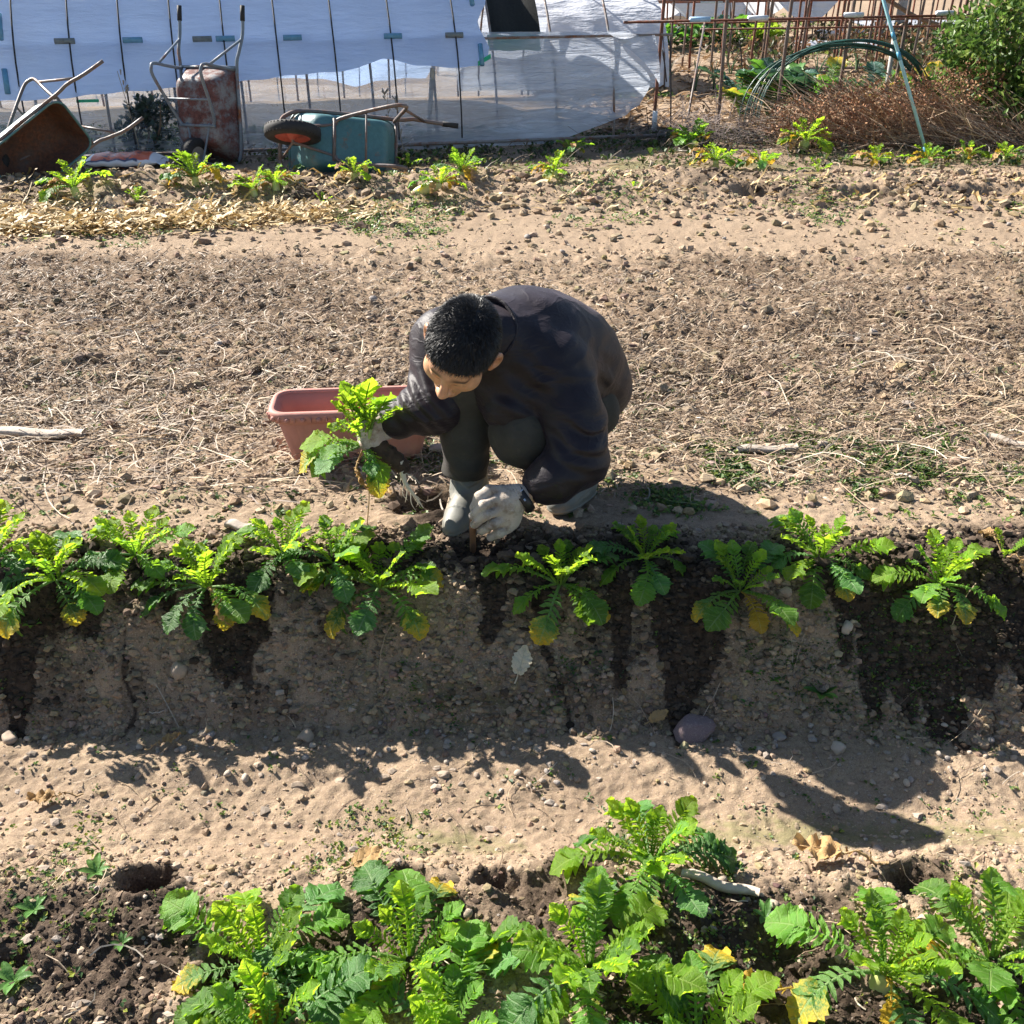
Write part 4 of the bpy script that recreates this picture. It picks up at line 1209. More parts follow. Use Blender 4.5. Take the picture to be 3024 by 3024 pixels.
def head_sdf(P, ears=True):
    q = to_head(P); m = q * np.array([1, 1, 1]); m[..., 0] = np.abs(m[..., 0])
    d = sd_ell(q, (0, -.012, .024), (.076, .096, .086))
    d = smin(d, sd_ell(q, (0, .034, -.045), (.060, .058, .074)), .03)
    d = smin(d, sd_ell(q, (0, .066, -.104), (.026, .022, .02)), .03)
    d = smin(d, sd_ell(m, (.043, .048, -.034), (.028, .030, .030)), .02)
    d = smin(d, sd_cap(m, (0, .083, .013), (.036, .074, .014), .012, .010), .018)
    d = np.maximum(d, -(sd_ell(m, (.032, .101, -.008), (.017, .018, .011)))) if False else smax(d, -sd_ell(m, (.031, .100, -.006), (.018, .016, .010)), .012)
    d = smin(d, sd_ell(m, (.031, .074, -.008), (.0145, .0135, .0115)), .004)
    d = smin(d, sd_cap(q, (0, .090, .002), (0, .110, -.040), .0075, .0125), .012)
    d = smin(d, sd_ell(m, (.011, .101, -.043), (.009, .011, .008)), .006)
    d = smin(d, sd_cap(m, (0, .097, -.069), (.021, .088, -.072), .0065, .004), .006)
    d = smin(d, sd_cap(m, (0, .096, -.080), (.017, .088, -.079), .0068, .004), .005)
    d = smax(d, -sd_cap(m, (0, .106, -.0745), (.022, .095, -.0755), .0022, .0018), .003)
    if ears:
        e = sd_ell(m, (.087, -.010, -.012), (.0115, .022, .035), EAR)
        e = smax(e, -sd_ell(m, (.0955, -.004, -.008), (.009, .012, .022), EAR), .006)
        e = smin(e, sd_ell(m, (.080, .001, -.036), (.007, .008, .011)), .006)
        d = smin(d, e, .005)
    return d
def smax(a, b, k): return -smin(-a, -b, k)
_ea = R(-30); EAR = np.array([[math.cos(_ea), math.sin(_ea), 0], [-math.sin(_ea), math.cos(_ea), 0], [0, 0, 1.]])

def body_sdf(P):
    d = sd_chain(P, [J['pelvis'], J['waist'], J['chest'], J['neck']], [.12, .12, .12, .06], .06)
    for s in 'LR':
        d = smin(d, sd_chain(P, [J['sh' + s], J['el' + s], J['wr' + s]], [.048, .038, .026], .02), .03)
        d = smin(d, sd_chain(P, [J['hip' + s], J['kn' + s], J['an' + s]], [.075, .052, .026], .02), .03)
        d = smin(d, sd_cap(P, J['an' + s] - [0, 0, .045], J['to' + s] * .7 + J['an' + s] * .3 - [0, 0, .03], .022, .014), .01)
    nk = from_head((0, -.045, -.06))
    d = smin(d, sd_cap(P, J['neck'], nk, .06, .054), .03)
    return smin(d, head_sdf(P, False), .02)

def cuffL(P): return sd_cap(P, J['elL'] * .15 + J['wrL'] * .85, J['wrL'], .045, .040)
def jacket_sdf(P):
    d = sd_chain(P, [(.210, 2.655, .300), (.175, 2.635, .335), (.105, 2.585, .402), (.03, 2.52, .442), (-.03, 2.44, .475)], [.112, .138, .152, .152, .122], .07)
    d = smin(d, sd_ell(P, (.212, 2.650, .275), (.125, .128, .095)), .05)
    d = smin(d, sd_cap(P, J['neck'] + [.01, .03, -.02], J['neck'], .09, .068), .05)
    d = smin(d, sd_cap(P, (-.02, 2.43, .40), (.0, 2.36, .345), .115, .075), .05)        # front of the jacket hanging
    d = smin(d, sd_cap(P, J['shL'], J['chest'] + [-.06, .02, .03], .078, .11), .05)
    d = smin(d, sd_cap(P, J['shR'], J['chest'] + [.05, -.02, 0], .088, .125), .08)
    L = sd_chain(P, [J['shL'], J['elL'], J['wrL'] + [.016, 0, .002]], [.078, .073, .053], .03)
    Rr = sd_chain(P, [J['shR'], J['shR'] * .45 + J['elR'] * .55 + [.012, 0, 0], J['elR'], J['elR'] * .5 + J['wrR'] * .5 + [.004, -.002, -.004], J['wrR'] * .70 + J['elR'] * .30 + [.006, .002, .0]], [.086, .082, .073, .064, .043], .03)
    # creases gathering at the elbows and under the arms
    ph = (P - J['elR']) @ np.array([.35, -.2, .9]); g = np.exp(-(np.linalg.norm(P - J['elR'] - [.01, -.01, .05], axis=-1) / .075) ** 2)
    Rr = Rr + .0075 * g * np.sin(ph * 165 + 2.0 * N3(P, 14, 3))
    cf = np.exp(-(np.linalg.norm(P - J['wrR'] - [.055, .004, .02], axis=-1) / .04) ** 2)
    Rr = Rr + .0030 * cf * np.sin(((P - J['wrR']) @ np.array([-.3, .2, .9])) * 260 + 2 * N3(P, 30, 5))
    gl = np.exp(-(np.linalg.norm(P - J['elL'] - [-.03, -.03, .02], axis=-1) / .075) ** 2)
    L = L + .0075 * gl * np.sin(((P - J['elL']) @ np.array([.75, .1, .6])) * 190 + 2.2 * N3(P, 13, 4))
    d = smin(d, L, .03); d = smin(d, Rr, .028)
    d = d + .0055 * N3(P * np.array([1, 1, 1.6]), 9, 6) + .0026 * N3(P, 24, 7)
    fl = N3(P * np.array([.6, .6, 1.0]), 11, 61); rdg = np.maximum(0, 1 - np.abs(fl) * 5.5) ** 2           # sharp little folds
    d = d - .0045 * rdg * (.35 + .65 * sstep(-.1, .5, N3(P, 5, 62)))
    s = (P - np.array([.02, 2.36, .40])) @ np.array([.55, .3, .78])
    d = d + .0035 * np.exp(-(np.linalg.norm(P - [.03, 2.33, .40], axis=-1) / .10) ** 2) * np.sin(s * 120 + 3 * N3(P, 10, 9))
    s2 = (P - np.array([.24, 2.5, .33])) @ np.array([.7, .1, .7])
    d = d + .0045 * np.exp(-(np.linalg.norm(P - [.22, 2.50, .36], axis=-1) / .09) ** 2) * np.sin(s2 * 105 + 3 * N3(P, 9, 19))
    # hem line where the jacket ends over the seat
    return d

def collar_sdf(P):
    a = np.array([-.052, 2.415, .515]); b = np.array([-.098, 2.325, .575])
    ab = (b - a) / np.linalg.norm(b - a)
    t = (P - a) @ ab; rr = np.linalg.norm(P - a - t[..., None] * ab, axis=-1)
    d = np.abs(rr - (.083 + .10 * np.clip(t, 0, .1) + .003 * N3(P, 20, 31))) - .0045
    d = np.maximum(d, np.maximum(-t - .03, t - (.062 + .012 * N3(P, 10, 33))))
    # open at the throat
    op = (P - (a + b) / 2) @ (hf * .9 - hu * .3)
    return np.maximum(d, op - .062)

def trousers_sdf(P):
    L = sd_chain(P, [J['hipL'], J['knL'], J['knL'] * .5 + J['anL'] * .5 + [-.004, 0, 0], (-.130, 2.415, .115)], [.11, .073, .066, .062], .03)
    Rr = sd_chain(P, [J['hipR'], J['knR'], J['knR'] * .5 + J['anR'] * .5, J['anR'] + [-.01, 0, .03]], [.095, .080, .074, .058], .03)
    d = smin(L, Rr, .02)
    d = smin(d, sd_ell(P, (.205, 2.645, .225), (.108, .108, .09)), .04)
    z = P[..., 2]
    d = d + .0032 * np.sin(z * 75 + 20 * P[..., 0] + 2.5 * N3(P, 9, 11)) * np.exp(-((z - .15) / .05) ** 2)
    kr = np.exp(-(np.linalg.norm(P - J['knR'] - [.05, .0, -.07], axis=-1) / .08) ** 2)
    d = d + .004 * kr * np.sin((P @ np.array([.6, -.2, .75])) * 130 + 2.4 * N3(P, 12, 13))
    d = d + .0035 * N3(P * np.array([1.5, 1.5, .5]), 20, 12)
    # leg openings
    d = np.maximum(d, np.where(P[..., 0] < -.03, (.122 + .006 * N3(P, 15, 14)) - z, -1))
    return d

def boot_sdf(s):
    if s == 'L':
        top = np.array([-.116, 2.425, .155]); an = np.array([-.118, 2.425, .075]); heel = np.array([-.105, 2.46, .040]); toe = np.array([-.156, 2.288, .036])
    else:
        top = np.array([.18, 2.47, .15]); an = np.array([.185, 2.475, .07]); heel = np.array([.205, 2.50, .040]); toe = np.array([.128, 2.405, .042])
    mid = an * .45 + toe * .55; mid[2] = .052
    def fn(P):
        d = sd_chain(P, [top, an], [.052, .043], .02)
        d = smin(d, sd_cap(P, an, heel, .046, .040), .03)
        fd = toe - heel; fd[2] = 0; fl = np.linalg.norm(fd); fd = fd / fl; sdv = np.array([-fd[1], fd[0], 0])
        rot = np.stack([fd, sdv, np.array([0, 0, 1.])], 1)
        d = smin(d, sd_ell(P, (heel * .35 + toe * .65) * [1, 1, 0] + [0, 0, .030], (fl * .5 + .012, .043, .036), rot), .025)
        d = smin(d, sd_cap(P, an - [0, 0, .008], mid - [0, 0, .004], .040, .030), .03)
        t = (P - an) @ ((toe - an) / np.linalg.norm(toe - an))
        w = np.exp(-((t - .035) / .028) ** 2) * (P[..., 2] > .04)
        d = d + .0032 * w * np.sin((P[..., 2] * .8 - (P[..., 1]) * .7) * 420)
        sole = .022
        out = d - .004 * (P[..., 2] < sole)                       # welt of the sole
        toe_cap = np.abs(t - .105) < .0025
        out = out - .0012 * toe_cap
        return np.maximum(out, .004 - P[..., 2])                   # flat on the soil
    lo = np.minimum.reduce([top, an, heel, toe]) - .08; hi = np.maximum.reduce([top, an, heel, toe]) + .08
    hi[2] = .19; lo[2] = -.02
    return fn, lo, hi

def finger(P, pts, r=.0118): return sd_chain(P, pts, [r * 1.08] + [r] * (len(pts) - 2) + [r * .88], .006)

def gloveR_sdf(P):
    p = lambda x, y, Y: np.array(on_plane_y(x, y, Y))
    wr = p(1532, 1468, 2.205); kn = p(1462, 1500, 2.180)
    d = sd_cap(P, wr, p(1508, 1482, 2.198), .034, .037)
    d = smin(d, sd_cap(P, p(1486, 1480, 2.202), p(1502, 1532, 2.194), .033, .033), .03)
    d = smin(d, sd_cap(P, p(1463, 1486, 2.198), p(1488, 1545, 2.192), .019, .019), .02)
    f = [((1461, 1478, 2.182), (1428, 1492, 2.164), (1396, 1522, 2.176)),
         ((1472, 1506, 2.176), (1436, 1521, 2.154), (1400, 1549, 2.170)),
         ((1486, 1534, 2.174), (1454, 1549, 2.154), (1420, 1569, 2.174)),
         ((1502, 1560, 2.176), (1478, 1573, 2.162), (1448, 1586, 2.180))]
    for a in f: d = smin(d, finger(P, [p(*q) for q in a], .0122), .0035)
    th = [p(*q) for q in ((1500, 1455, 2.215), (1446, 1450, 2.198), (1416, 1470, 2.186), (1400, 1500, 2.188))]
    d = smin(d, sd_chain(P, th, [.022, .0145, .0135, .0118], .01), .0045)
    # knuckles and the wrinkles of the knitted fabric
    for a in f: d = smin(d, sd_ell(P, p(*a[0]) + np.array([0, -.003, .004]), (.0128,) * 3), .006)
    tw = (P - wr) @ ((kn - wr) / np.linalg.norm(kn - wr))
    d = d + .0012 * np.sin(tw * 900) * np.exp(-((tw - .008) / .014) ** 2)
    return d + .0009 * N3(P, 75, 41) + .0012 * N3(P, 26, 42)

GRIP = np.array([-.372, 2.372, .272])          # where the left hand closes round the leaf stalks
def gloveL_sdf(P):
    wr = J['wrL'] + [-.008, 0, -.004]; palm = GRIP + [.030, .016, .008]
    d = sd_cap(P, wr, wr * .5 + palm * .5, .034, .037)
    d = smin(d, sd_ell(P, palm, (.036, .028, .042)), .02)
    for i in range(4):
        z = .026 - .019 * i
        k0 = GRIP + [.014, -.020, z + .004]; k1 = GRIP + [-.016, -.026, z]; k2 = GRIP + [-.026, -.002, z - .003]; k3 = GRIP + [-.010, .018, z - .004]
        d = smin(d, finger(P, [palm + [0, -.012, z * .8], k0, k1, k2, k3], .0118), .006)
    th = [palm + [-.004, .016, .028], GRIP + [-.004, .020, .050], GRIP + [-.026, -.004, .048]]
    d = smin(d, sd_chain(P, th, [.017, .0135, .012], .01), .008)
    return d + .0009 * N3(P, 75, 43) + .0012 * N3(P, 26, 44)

def cloth_mat(name, col, rough, sheen=.4, weave=900, dirt=None, dirt_at=(.55, .7), bumpy=.25, spec=.25, wrinkle=.2):
    t = NT(name); p = t.gen()
    n = t.noise(14, 5, .6, p)
    c = t.mix(t.mapr(n, .3, .7), tuple(x * .8 for x in col), tuple(x * 1.25 for x in col))
    if dirt is not None: c = t.mix(t.mapr(t.noise(26, 6, .66, p), *dirt_at), c, dirt)
    w = t.noise(weave, 2, .5, p)
    rn = t.noise(9, 3, .5, t.n("Mapping", {0: p, 2: (.5, .3, .4), 3: (1, 1, 2.2)}).outputs[0], 1.2)
    rdg = t.mapr(t.math('ABSOLUTE', t.math('SUBTRACT', rn, .5)), 0, .07, 1, 0)
    n1 = t.bump(t.math('MULTIPLY', rdg, t.mapr(n, .35, .6)), wrinkle, .007)
    b = t.bsdf(c, rough, Normal=t.bump(t.math('ADD', w, t.math('MULTIPLY', t.noise(60, 4, .6, p), 1.5)), bumpy, .002, n1))
    b.inputs["Sheen Weight"].default_value = sheen; b.inputs["Sheen Roughness"].default_value = .5; b.inputs["Sheen Tint"].default_value = (.85, .72, .85, 1)
    b.inputs["Specular IOR Level"].default_value = spec
    return t.done(b)

def build_person():
    M['jacket'] = cloth_mat("jacket_nylon", (.0125, .0090, .0130), .5, .07, 1400, spec=.32, wrinkle=.2)
    M['trousers'] = cloth_mat("trousers_cloth", (.047, .045, .037), .85, .05, 900, (.09, .075, .058), (.62, .78))
    M['glove'] = cloth_mat("glove_knit", (.47, .41, .345), .95, .15, 700, (.20, .14, .095), (.48, .68), .9)
    M['boot'] = simple("boot_rubber", (.17, .172, .155), .55, .12, 18, .15, 60, col2=(.28, .22, .155), c2f=(.5, .72), spec=.35)
    M['hair'] = simple("hair_black", (.016, .0155, .0165), .42, .3, 40, 0, spec=.5)
    t = NT("skin"); c = t.attr("tint", 0); p = t.gen()
    c = t.mix(t.mapr(t.noise(70, 4, .6, p), .3, .7), t.mix(1.0, c, (.88, .86, .86), 'MULTIPLY'), t.mix(1.0, c, (1.08, 1.06, 1.05), 'MULTIPLY'))
    b = t.bsdf(c, .45, Normal=t.bump(t.noise(700, 3, .5, p), .12, .001)); b.inputs["Subsurface Weight"].default_value = .18
    b.inputs["Subsurface Radius"].default_value = (.012, .004, .002); b.inputs["Subsurface Scale"].default_value = .6
    M['skin'] = t.done(b)

    # body: one figure, finer at the head
    V1, Q1 = sdf_mesh(body_sdf, (-.42, 2.08, -.0), (.42, 2.86, .72), .008)
    V2, Q2 = sdf_mesh(head_sdf, HEAD_C - .145, HEAD_C + .145, .0026)
    q = to_head(V2)
    n_in = (np.linalg.norm(V1 - HEAD_C, axis=1) < .125)
    keep = ~(n_in[Q1].all(1))
    V = np.concatenate([V1, V2]); Q = np.concatenate([Q1[keep], Q2 + len(V1)])
    tint = np.tile(np.array([.60, .34, .20]), (len(V), 1))
    ax_ = np.abs(q[:, 0])
    lip = np.exp(-((q[:, 2] + .0745) / .0085) ** 2 - (ax_ / .019) ** 4) * (q[:, 1] > .084)
    brow = np.exp(-((q[:, 2] - .017 + .10 * (ax_ - .03) ** 1) / .0062) ** 2 - ((ax_ - .033) / .021) ** 4) * (q[:, 1] > .05)
    lash = np.exp(-((q[:, 2] + .0155) / .0022) ** 2 - ((ax_ - .031) / .0125) ** 4) * (q[:, 1] > .07)
    red = np.exp(-((ax_ - .085) / .012) ** 2 - ((q[:, 1] + .012) / .03) ** 2) * .7 + .5 * np.exp(-((q[:, 1] - .113) / .012) ** 2 - (ax_ / .012) ** 2)
    stub = .30 * np.exp(-((q[:, 2] - .02 - .8 * q[:, 1]) / .028) ** 2) * sstep(.05, .07, ax_)
    t2 = tint[len(V1):]
    t2 = t2 * (1 - lip[:, None]) + np.array([.42, .15, .12]) * lip[:, None]
    t2 = t2 * (1 - .5 * red[:, None]) + np.array([.58, .24, .17]) * .5 * red[:, None]
    dk = np.clip(brow * .9 + lash * .8 + stub, 0, 1)[:, None]
    t2 = t2 * (1 - dk) + np.array([.03, .022, .02]) * dk
    tint[len(V1):] = t2
    me = mesh_np("person", V, Q, True, dict(tint=tint))
    me.materials.append(M['skin'])
    pr = link("person", me)
    tag(pr, "person in black jacket squatting at the raised bed, digging with one gloved hand", "person")

    def part(name, fn, lo, hi, h, mat, label=None):
        Vp, Qp = sdf_mesh(fn, lo, hi, h)
        o = link(name, mesh_np(name, Vp, Qp), M[mat], pr)
        if label: o["label"] = label
        return o
    jk = part("jacket", jacket_sdf, (-.40, 2.10, .08), (.46, 2.88, .68), .0042, 'jacket', "black zip jacket with elasticated cuffs")
    part("collar", collar_sdf, (-.24, 2.22, .40), (.06, 2.53, .70), .0034, 'jacket').parent = jk
    part("trousers", trousers_sdf, (-.24, 2.20, .06), (.42, 2.84, .50), .0048, 'trousers', "dark grey work trousers")
    for s in 'LR':
        fn, lo, hi = boot_sdf(s)
        part("boot", fn, lo, hi, .0036, 'boot', "grey rubber boot")
    part("glove", gloveR_sdf, J['wrR'] - [.16, .12, .14], J['wrR'] + [.08, .10, .09], .0024, 'glove', "soiled cream knitted work glove")
    part("glove", gloveL_sdf, GRIP - [.08, .07, .09], GRIP + [.11, .09, .11], .0026, 'glove')

    # wristwatch between glove and cuff
    wp = J['wrR'] * .97 + J['elR'] * .03; ax = (J['elR'] - J['wrR']); ax /= np.linalg.norm(ax)
    m = MB(); m.lathe([(.034, -.011), (.0395, -.011), (.0395, .013), (.034, .013), (.034, -.011)], wp, ax, 32)
    wt = m.build("wristwatch", simple("watch_strap", (.012, .012, .014), .45), pr)
    m = MB(); side = Vector(np.cross(ax, (0, 0, 1))).normalized(); A = Vector(ax); up_ = A.cross(side)
    n_ = (Vector((0, -.75, .66)) - A * A.dot(Vector((0, -.75, .66)))).normalized(); w_ = A.cross(n_)
    rot = Matrix((A, w_, n_)).transposed()
    m.box(Vector(wp) + n_ * .037 + w_ * .012, (.0045, .006, .003), rot)
    m.box(Vector(wp) + n_ * .038 - w_ * .012, (.0245, .003, .003), rot)
    m.build("watch_buckle", simple("watch_metal", (.6, .6, .6), .3, .05, metallic=1.0), wt, False)

    # short hair: a cap and thousands of short strands
    def hair_sdf(P):
        q = to_head(P)
        d = sd_ell(q, (0, -.012, .024), (.076 + .006, .096 + .008, .086 + .011))
        front = q[..., 2] - (.052 + .10 * (q[..., 1] - .08))
        line = q[..., 2] - (-.018 + .78 * q[..., 1] + .25 * np.clip(np.abs(q[..., 0]) - .05, 0, 1))
        ear = sd_ell(np.abs(q) * [1, 0, 0] + q * [0, 1, 1], (.084, -.006, -.014), (.03, .026, .036))
        cut = np.minimum(line, 1)
        d = smax(d, -cut - .0 + .004 * N3(P, 60, 21), .006)
        d = np.maximum(d, -ear)
        thick = d + .0012 * N3(P, 90, 22) + .0012 * N3(P, 34, 23)
        return thick
    Vh, Qh = sdf_mesh(hair_sdf, HEAD_C - .14, HEAD_C + .14, .003)
    qh = to_head(Vh)
    hd = link("hair", mesh_np("hair", Vh, Qh), M['hair'], pr); hd["label"] = "short cropped black hair"
    r2 = np.random.default_rng(3)
    nst = 26000
    d3 = r2.normal(size=(nst * 3, 3)); d3 /= np.linalg.norm(d3, axis=1)[:, None]
    pl = np.array([0, -.012, .024]) + d3 * np.array([.0815, .1035, .0965])
    ok = pl[:, 2] - (-.012 + .78 * pl[:, 1] + .25 * np.clip(np.abs(pl[:, 0]) - .05, 0, 1)) > 0
    ok &= ~((np.abs(pl[:, 0]) > .06) & (np.abs(pl[:, 1] + .006) < .024) & (pl[:, 2] < .02))
    pl = pl[ok][:nst]; nn = (pl - [0, -.012, .024]) / np.array([.084, .104, .096]) ** 2; nn /= np.linalg.norm(nn, axis=1)[:, None]
    hi_ = sstep(-.02, .06, pl[:, 2])                         # long on top, cropped at the sides
    wh = np.array([.012, -.055, .11])
    flow = pl - wh; flow -= nn * (flow * nn).sum(1)[:, None]; flow /= np.maximum(np.linalg.norm(flow, axis=1), 1e-4)[:, None]
    Ls = (.0035 + .0075 * hi_) * r2.uniform(.7, 1.3, len(pl))
    dr = nn * (.75) + flow * (.65) + r2.normal(0, .16, pl.shape) + np.array([0, .1, 0])
    dr /= np.linalg.norm(dr, axis=1)[:, None]
    sd = np.cross(dr, r2.normal(size=pl.shape)); sd /= np.linalg.norm(sd, axis=1)[:, None]
    w = .00042
    A0 = pl - sd * w; B0 = pl + sd * w; mid = pl + dr * Ls[:, None] * .55; tip = pl + dr * Ls[:, None] + flow * Ls[:, None] * .35
    SV = np.stack([A0, B0, mid + sd * w * .8, mid - sd * w * .8, tip], 1)
    SV = SV @ HR.T + HEAD_C
    b_ = (np.arange(len(pl)) * 5)[:, None]
    T = np.concatenate([b_ + [0, 1, 2], b_ + [0, 2, 3], b_ + [3, 2, 4]])
    st = link("hair_strands", mesh_np("hair_strands", SV.reshape(-1, 3), T, False), M['hair'], hd)
    st["kind"] = "stuff"
build_person()
# ------------------------------------------------------------------ wheelbarrows
def basis(o, loc, xd, zd, s=1.0):
    x = Vector(xd).normalized(); z = Vector(zd); z = (z - x * z.dot(x)).normalized(); y = z.cross(x)
    o.matrix_world = Matrix.Translation(Vector(loc)) @ Matrix((x, y, z)).transposed().to_4x4() @ Matrix.Scale(s, 4)

def rust_mat(name, paint, rust=(.16, .065, .03), amount=(.45, .6), rough=.6, metallic=0.0):
    t = NT(name); p = t.obj()
    n = t.noise(7, 8, .7, p); n2 = t.noise(40, 6, .65, p)
    f = t.mapr(t.math('ADD', n, t.math('MULTIPLY_ADD', n2, .35, -.17)), *amount)
    rc = t.mix(t.mapr(n2, .3, .7), tuple(x * .5 for x in rust), tuple(x * 1.7 for x in rust))
    pc = t.mix(t.mapr(n2, .3, .75), tuple(x * .8 for x in paint), tuple(min(1, x * 1.15) for x in paint))
    b = t.bsdf(t.mix(f, pc, rc), t.mix(f, (rough * .7,) * 3, (.9,) * 3), Normal=t.bump(t.math('ADD', n2, f), .3, .004))
    return t.done(b)

def barrow(label, tray_m, inner_m, pipe_m, rim_m, wide=.46, grips=True):
    e = empty("wheelbarrow"); tag(e, label, "wheelbarrow")
    W = wide / 2
    blk = bpy.data.materials.get("tyre_rubber") or simple("tyre_rubber", (.018, .018, .019), .75, .3, 30, .3, 100)
    # tray: outside and inside skins, rounded corners
    def ring(t, off=0.0):
        x0 = .12 + .14 * t; x1 = .86 - .10 * t; w = W * 2 - .02 - .13 * t
        pts = resample(rrect(x1 - x0 - 2 * off, w - 2 * off, .09 - .02 * t), 64)
        cx = (x0 + x1) / 2
        return [(p.x + cx, p.y, .5 - .235 * t) for p in pts]
    m = MB(); loft(m, [ring(t)[::-1] for t in (0, .15, .4, .7, .88)] + [[(x, y, z - .004) for x, y, z in ring(.97, .012)][::-1], [(x, y, .262) for x, y, z in ring(1.0, .035)][::-1]])
    n = len(m.v); m.f.append(tuple(range(n - 64, n))); m.build("tray", tray_m, e)
    m = MB(); loft(m, [[(x, y, z + .004) for x, y, z in ring(t, .004)] for t in (0, .4, .8)] + [[(x, y, .270) for x, y, z in ring(1.0, .03)]])
    n = len(m.v); m.f.append(tuple(range(n - 64, n))); m.build("tray_inside", inner_m, e)
    m = MB(); r0 = ring(0); m.tube([Vector(p) for p in r0] + [Vector(r0[0]), Vector(r0[1])], .010, 6, False); m.build("tray_rim", tray_m, e)
    for s in (-1, 1):
        m = MB(); m.tube(spline([(1.30, s * (W + .03), .57), (1.12, s * (W + .03), .55), (.98, s * (W + .02), .495), (.86, s * W, .475), (.5, s * W, .472), (.20, s * (W - .01), .47), (.08, s * (W - .06), .465), (.05, s * (W - .12), .462)], 5), .014, 8)
        m.build("handle_rail", pipe_m, e)
        if grips:
            m = MB(); m.tube([(1.325, s * (W + .03), .573), (1.21, s * (W + .03), .561)], .019, 10); m.build("grip", blk, e)
        m = MB(); m.tube(spline([(.84, s * (W - .02), .462), (.85, s * (W - .03), .25), (.86, s * (W - .035), .07), (.83, s * (W - .04), .022), (.76, s * (W - .045), .03), (.58, s * (W - .07), .155), (.44, s * (W - .10), .245), (.40, s * (W - .13), .258)], 5), .013, 8)
        m.build("leg", pipe_m, e)
        m = MB(); m.tube([(.855, s * (W - .034), .12), (1.07, s * (W + .026), .53)], .010, 8); m.build("brace", pipe_m, e)
        m = MB(); m.tube(spline([(.12, s * .062, .19), (.20, s * .066, .23), (.34, s * .09, .262), (.42, s * .11, .262)], 4), .010, 6)
        m.tube([(.12, s * .062, .19), (.07, s * .10, .46)], .008, 6); m.build("wheel_fork", pipe_m, e)
    for (x, y, z, r_) in ((.40, W - .10, .256, .012), (.60, W - .07, .145, .008), (.05, W - .12, .462, .013), (.855, W, .47, .012)):
        m = MB(); m.tube([(x, -y, z), (x, y, z)], r_, 8); m.build("cross_bar", pipe_m, e)
    c = Vector((.12, 0, .19))
    wh = MB(); R0 = .185
    wh.lathe([(.115, -.03), (.125, -.04), (.150, -.044), (.175, -.036), (R0, -.02), (R0 + .002, 0), (R0, .02), (.175, .036), (.150, .044), (.125, .04), (.115, .03)], c, (0, 1, 0), 40)
    for k in range(40):
        a = 2 * math.pi * k / 40
        for s in (-1, 1):
            rot = Matrix.Rotation(-a, 3, 'Y')
            wh.box(c + rot @ Vector((R0 - .006, s * .022, 0)), (.010, .018, .012), rot)
    w = wh.build("tyre", blk, e)
    m = MB(); m.lathe([(.118, -.03), (.11, -.034), (.10, -.02), (.05, -.012), (.03, -.03), (.018, -.045), (.0, -.045)], c, (0, 1, 0), 28)
    m.lathe([(.118, .03), (.11, .034), (.10, .02), (.05, .012), (.03, .03), (.018, .045), (.0, .045)], c, (0, 1, 0), 28); m.build("hub", rim_m, w)
    m = MB(); m.tube([c + Vector((0, -.07, 0)), c + Vector((0, .07, 0))], .009, 8); m.build("axle", pipe_m, w)
    return e

def build_barrows():
    teal = rust_mat("teal_paint", (.07, .175, .185), amount=(.58, .72)); rustin = rust_mat("rusty_tray", (.07, .04, .03), (.10, .04, .022), amount=(.3, .6))
    rusty = rust_mat("rusty_grey_tray", (.20, .21, .22), (.105, .042, .036), (.38, .54)); pipe = rust_mat("brown_pipe", (.15, .12, .11), amount=(.5, .7)); pipeg = rust_mat("grey_blue_pipe", (.16, .20, .24), amount=(.52, .68))
    galv = rust_mat("grey_hub", (.30, .29, .28), amount=(.5, .7)); red = rust_mat("red_hub", (.42, .085, .06), amount=(.62, .8))
    b = barrow("rusty wheelbarrow standing upright on its nose against the shade-tinted white tunnel cover", rusty, rusty, pipeg, galv, .54)
    g = on_ground(590, 470)
    basis(b, (g.x + .02, 7.42, -.03), (.03, .13, .97), (.30, .94, -.12), .88)
    b = barrow("teal wheelbarrow lying on its side with a red-hubbed wheel, before the clear film", teal, rustin, pipe, red, .48)
    g = on_ground(905, 500)
    basis(b, (-1.58, 7.0, .40), (.95, .24, -.13), (.16, .88, -.40), 1.04)
    b = barrow("teal wheelbarrow tipped over showing its rusty brown inside, beside the orange bag", teal, rustin, pipe, galv, .50, False)
    g = on_ground(70, 520)
    basis(b, (-3.70, 6.95, .14), (.60, .42, .45), (.72, -.60, -.2), .84)
build_barrows()

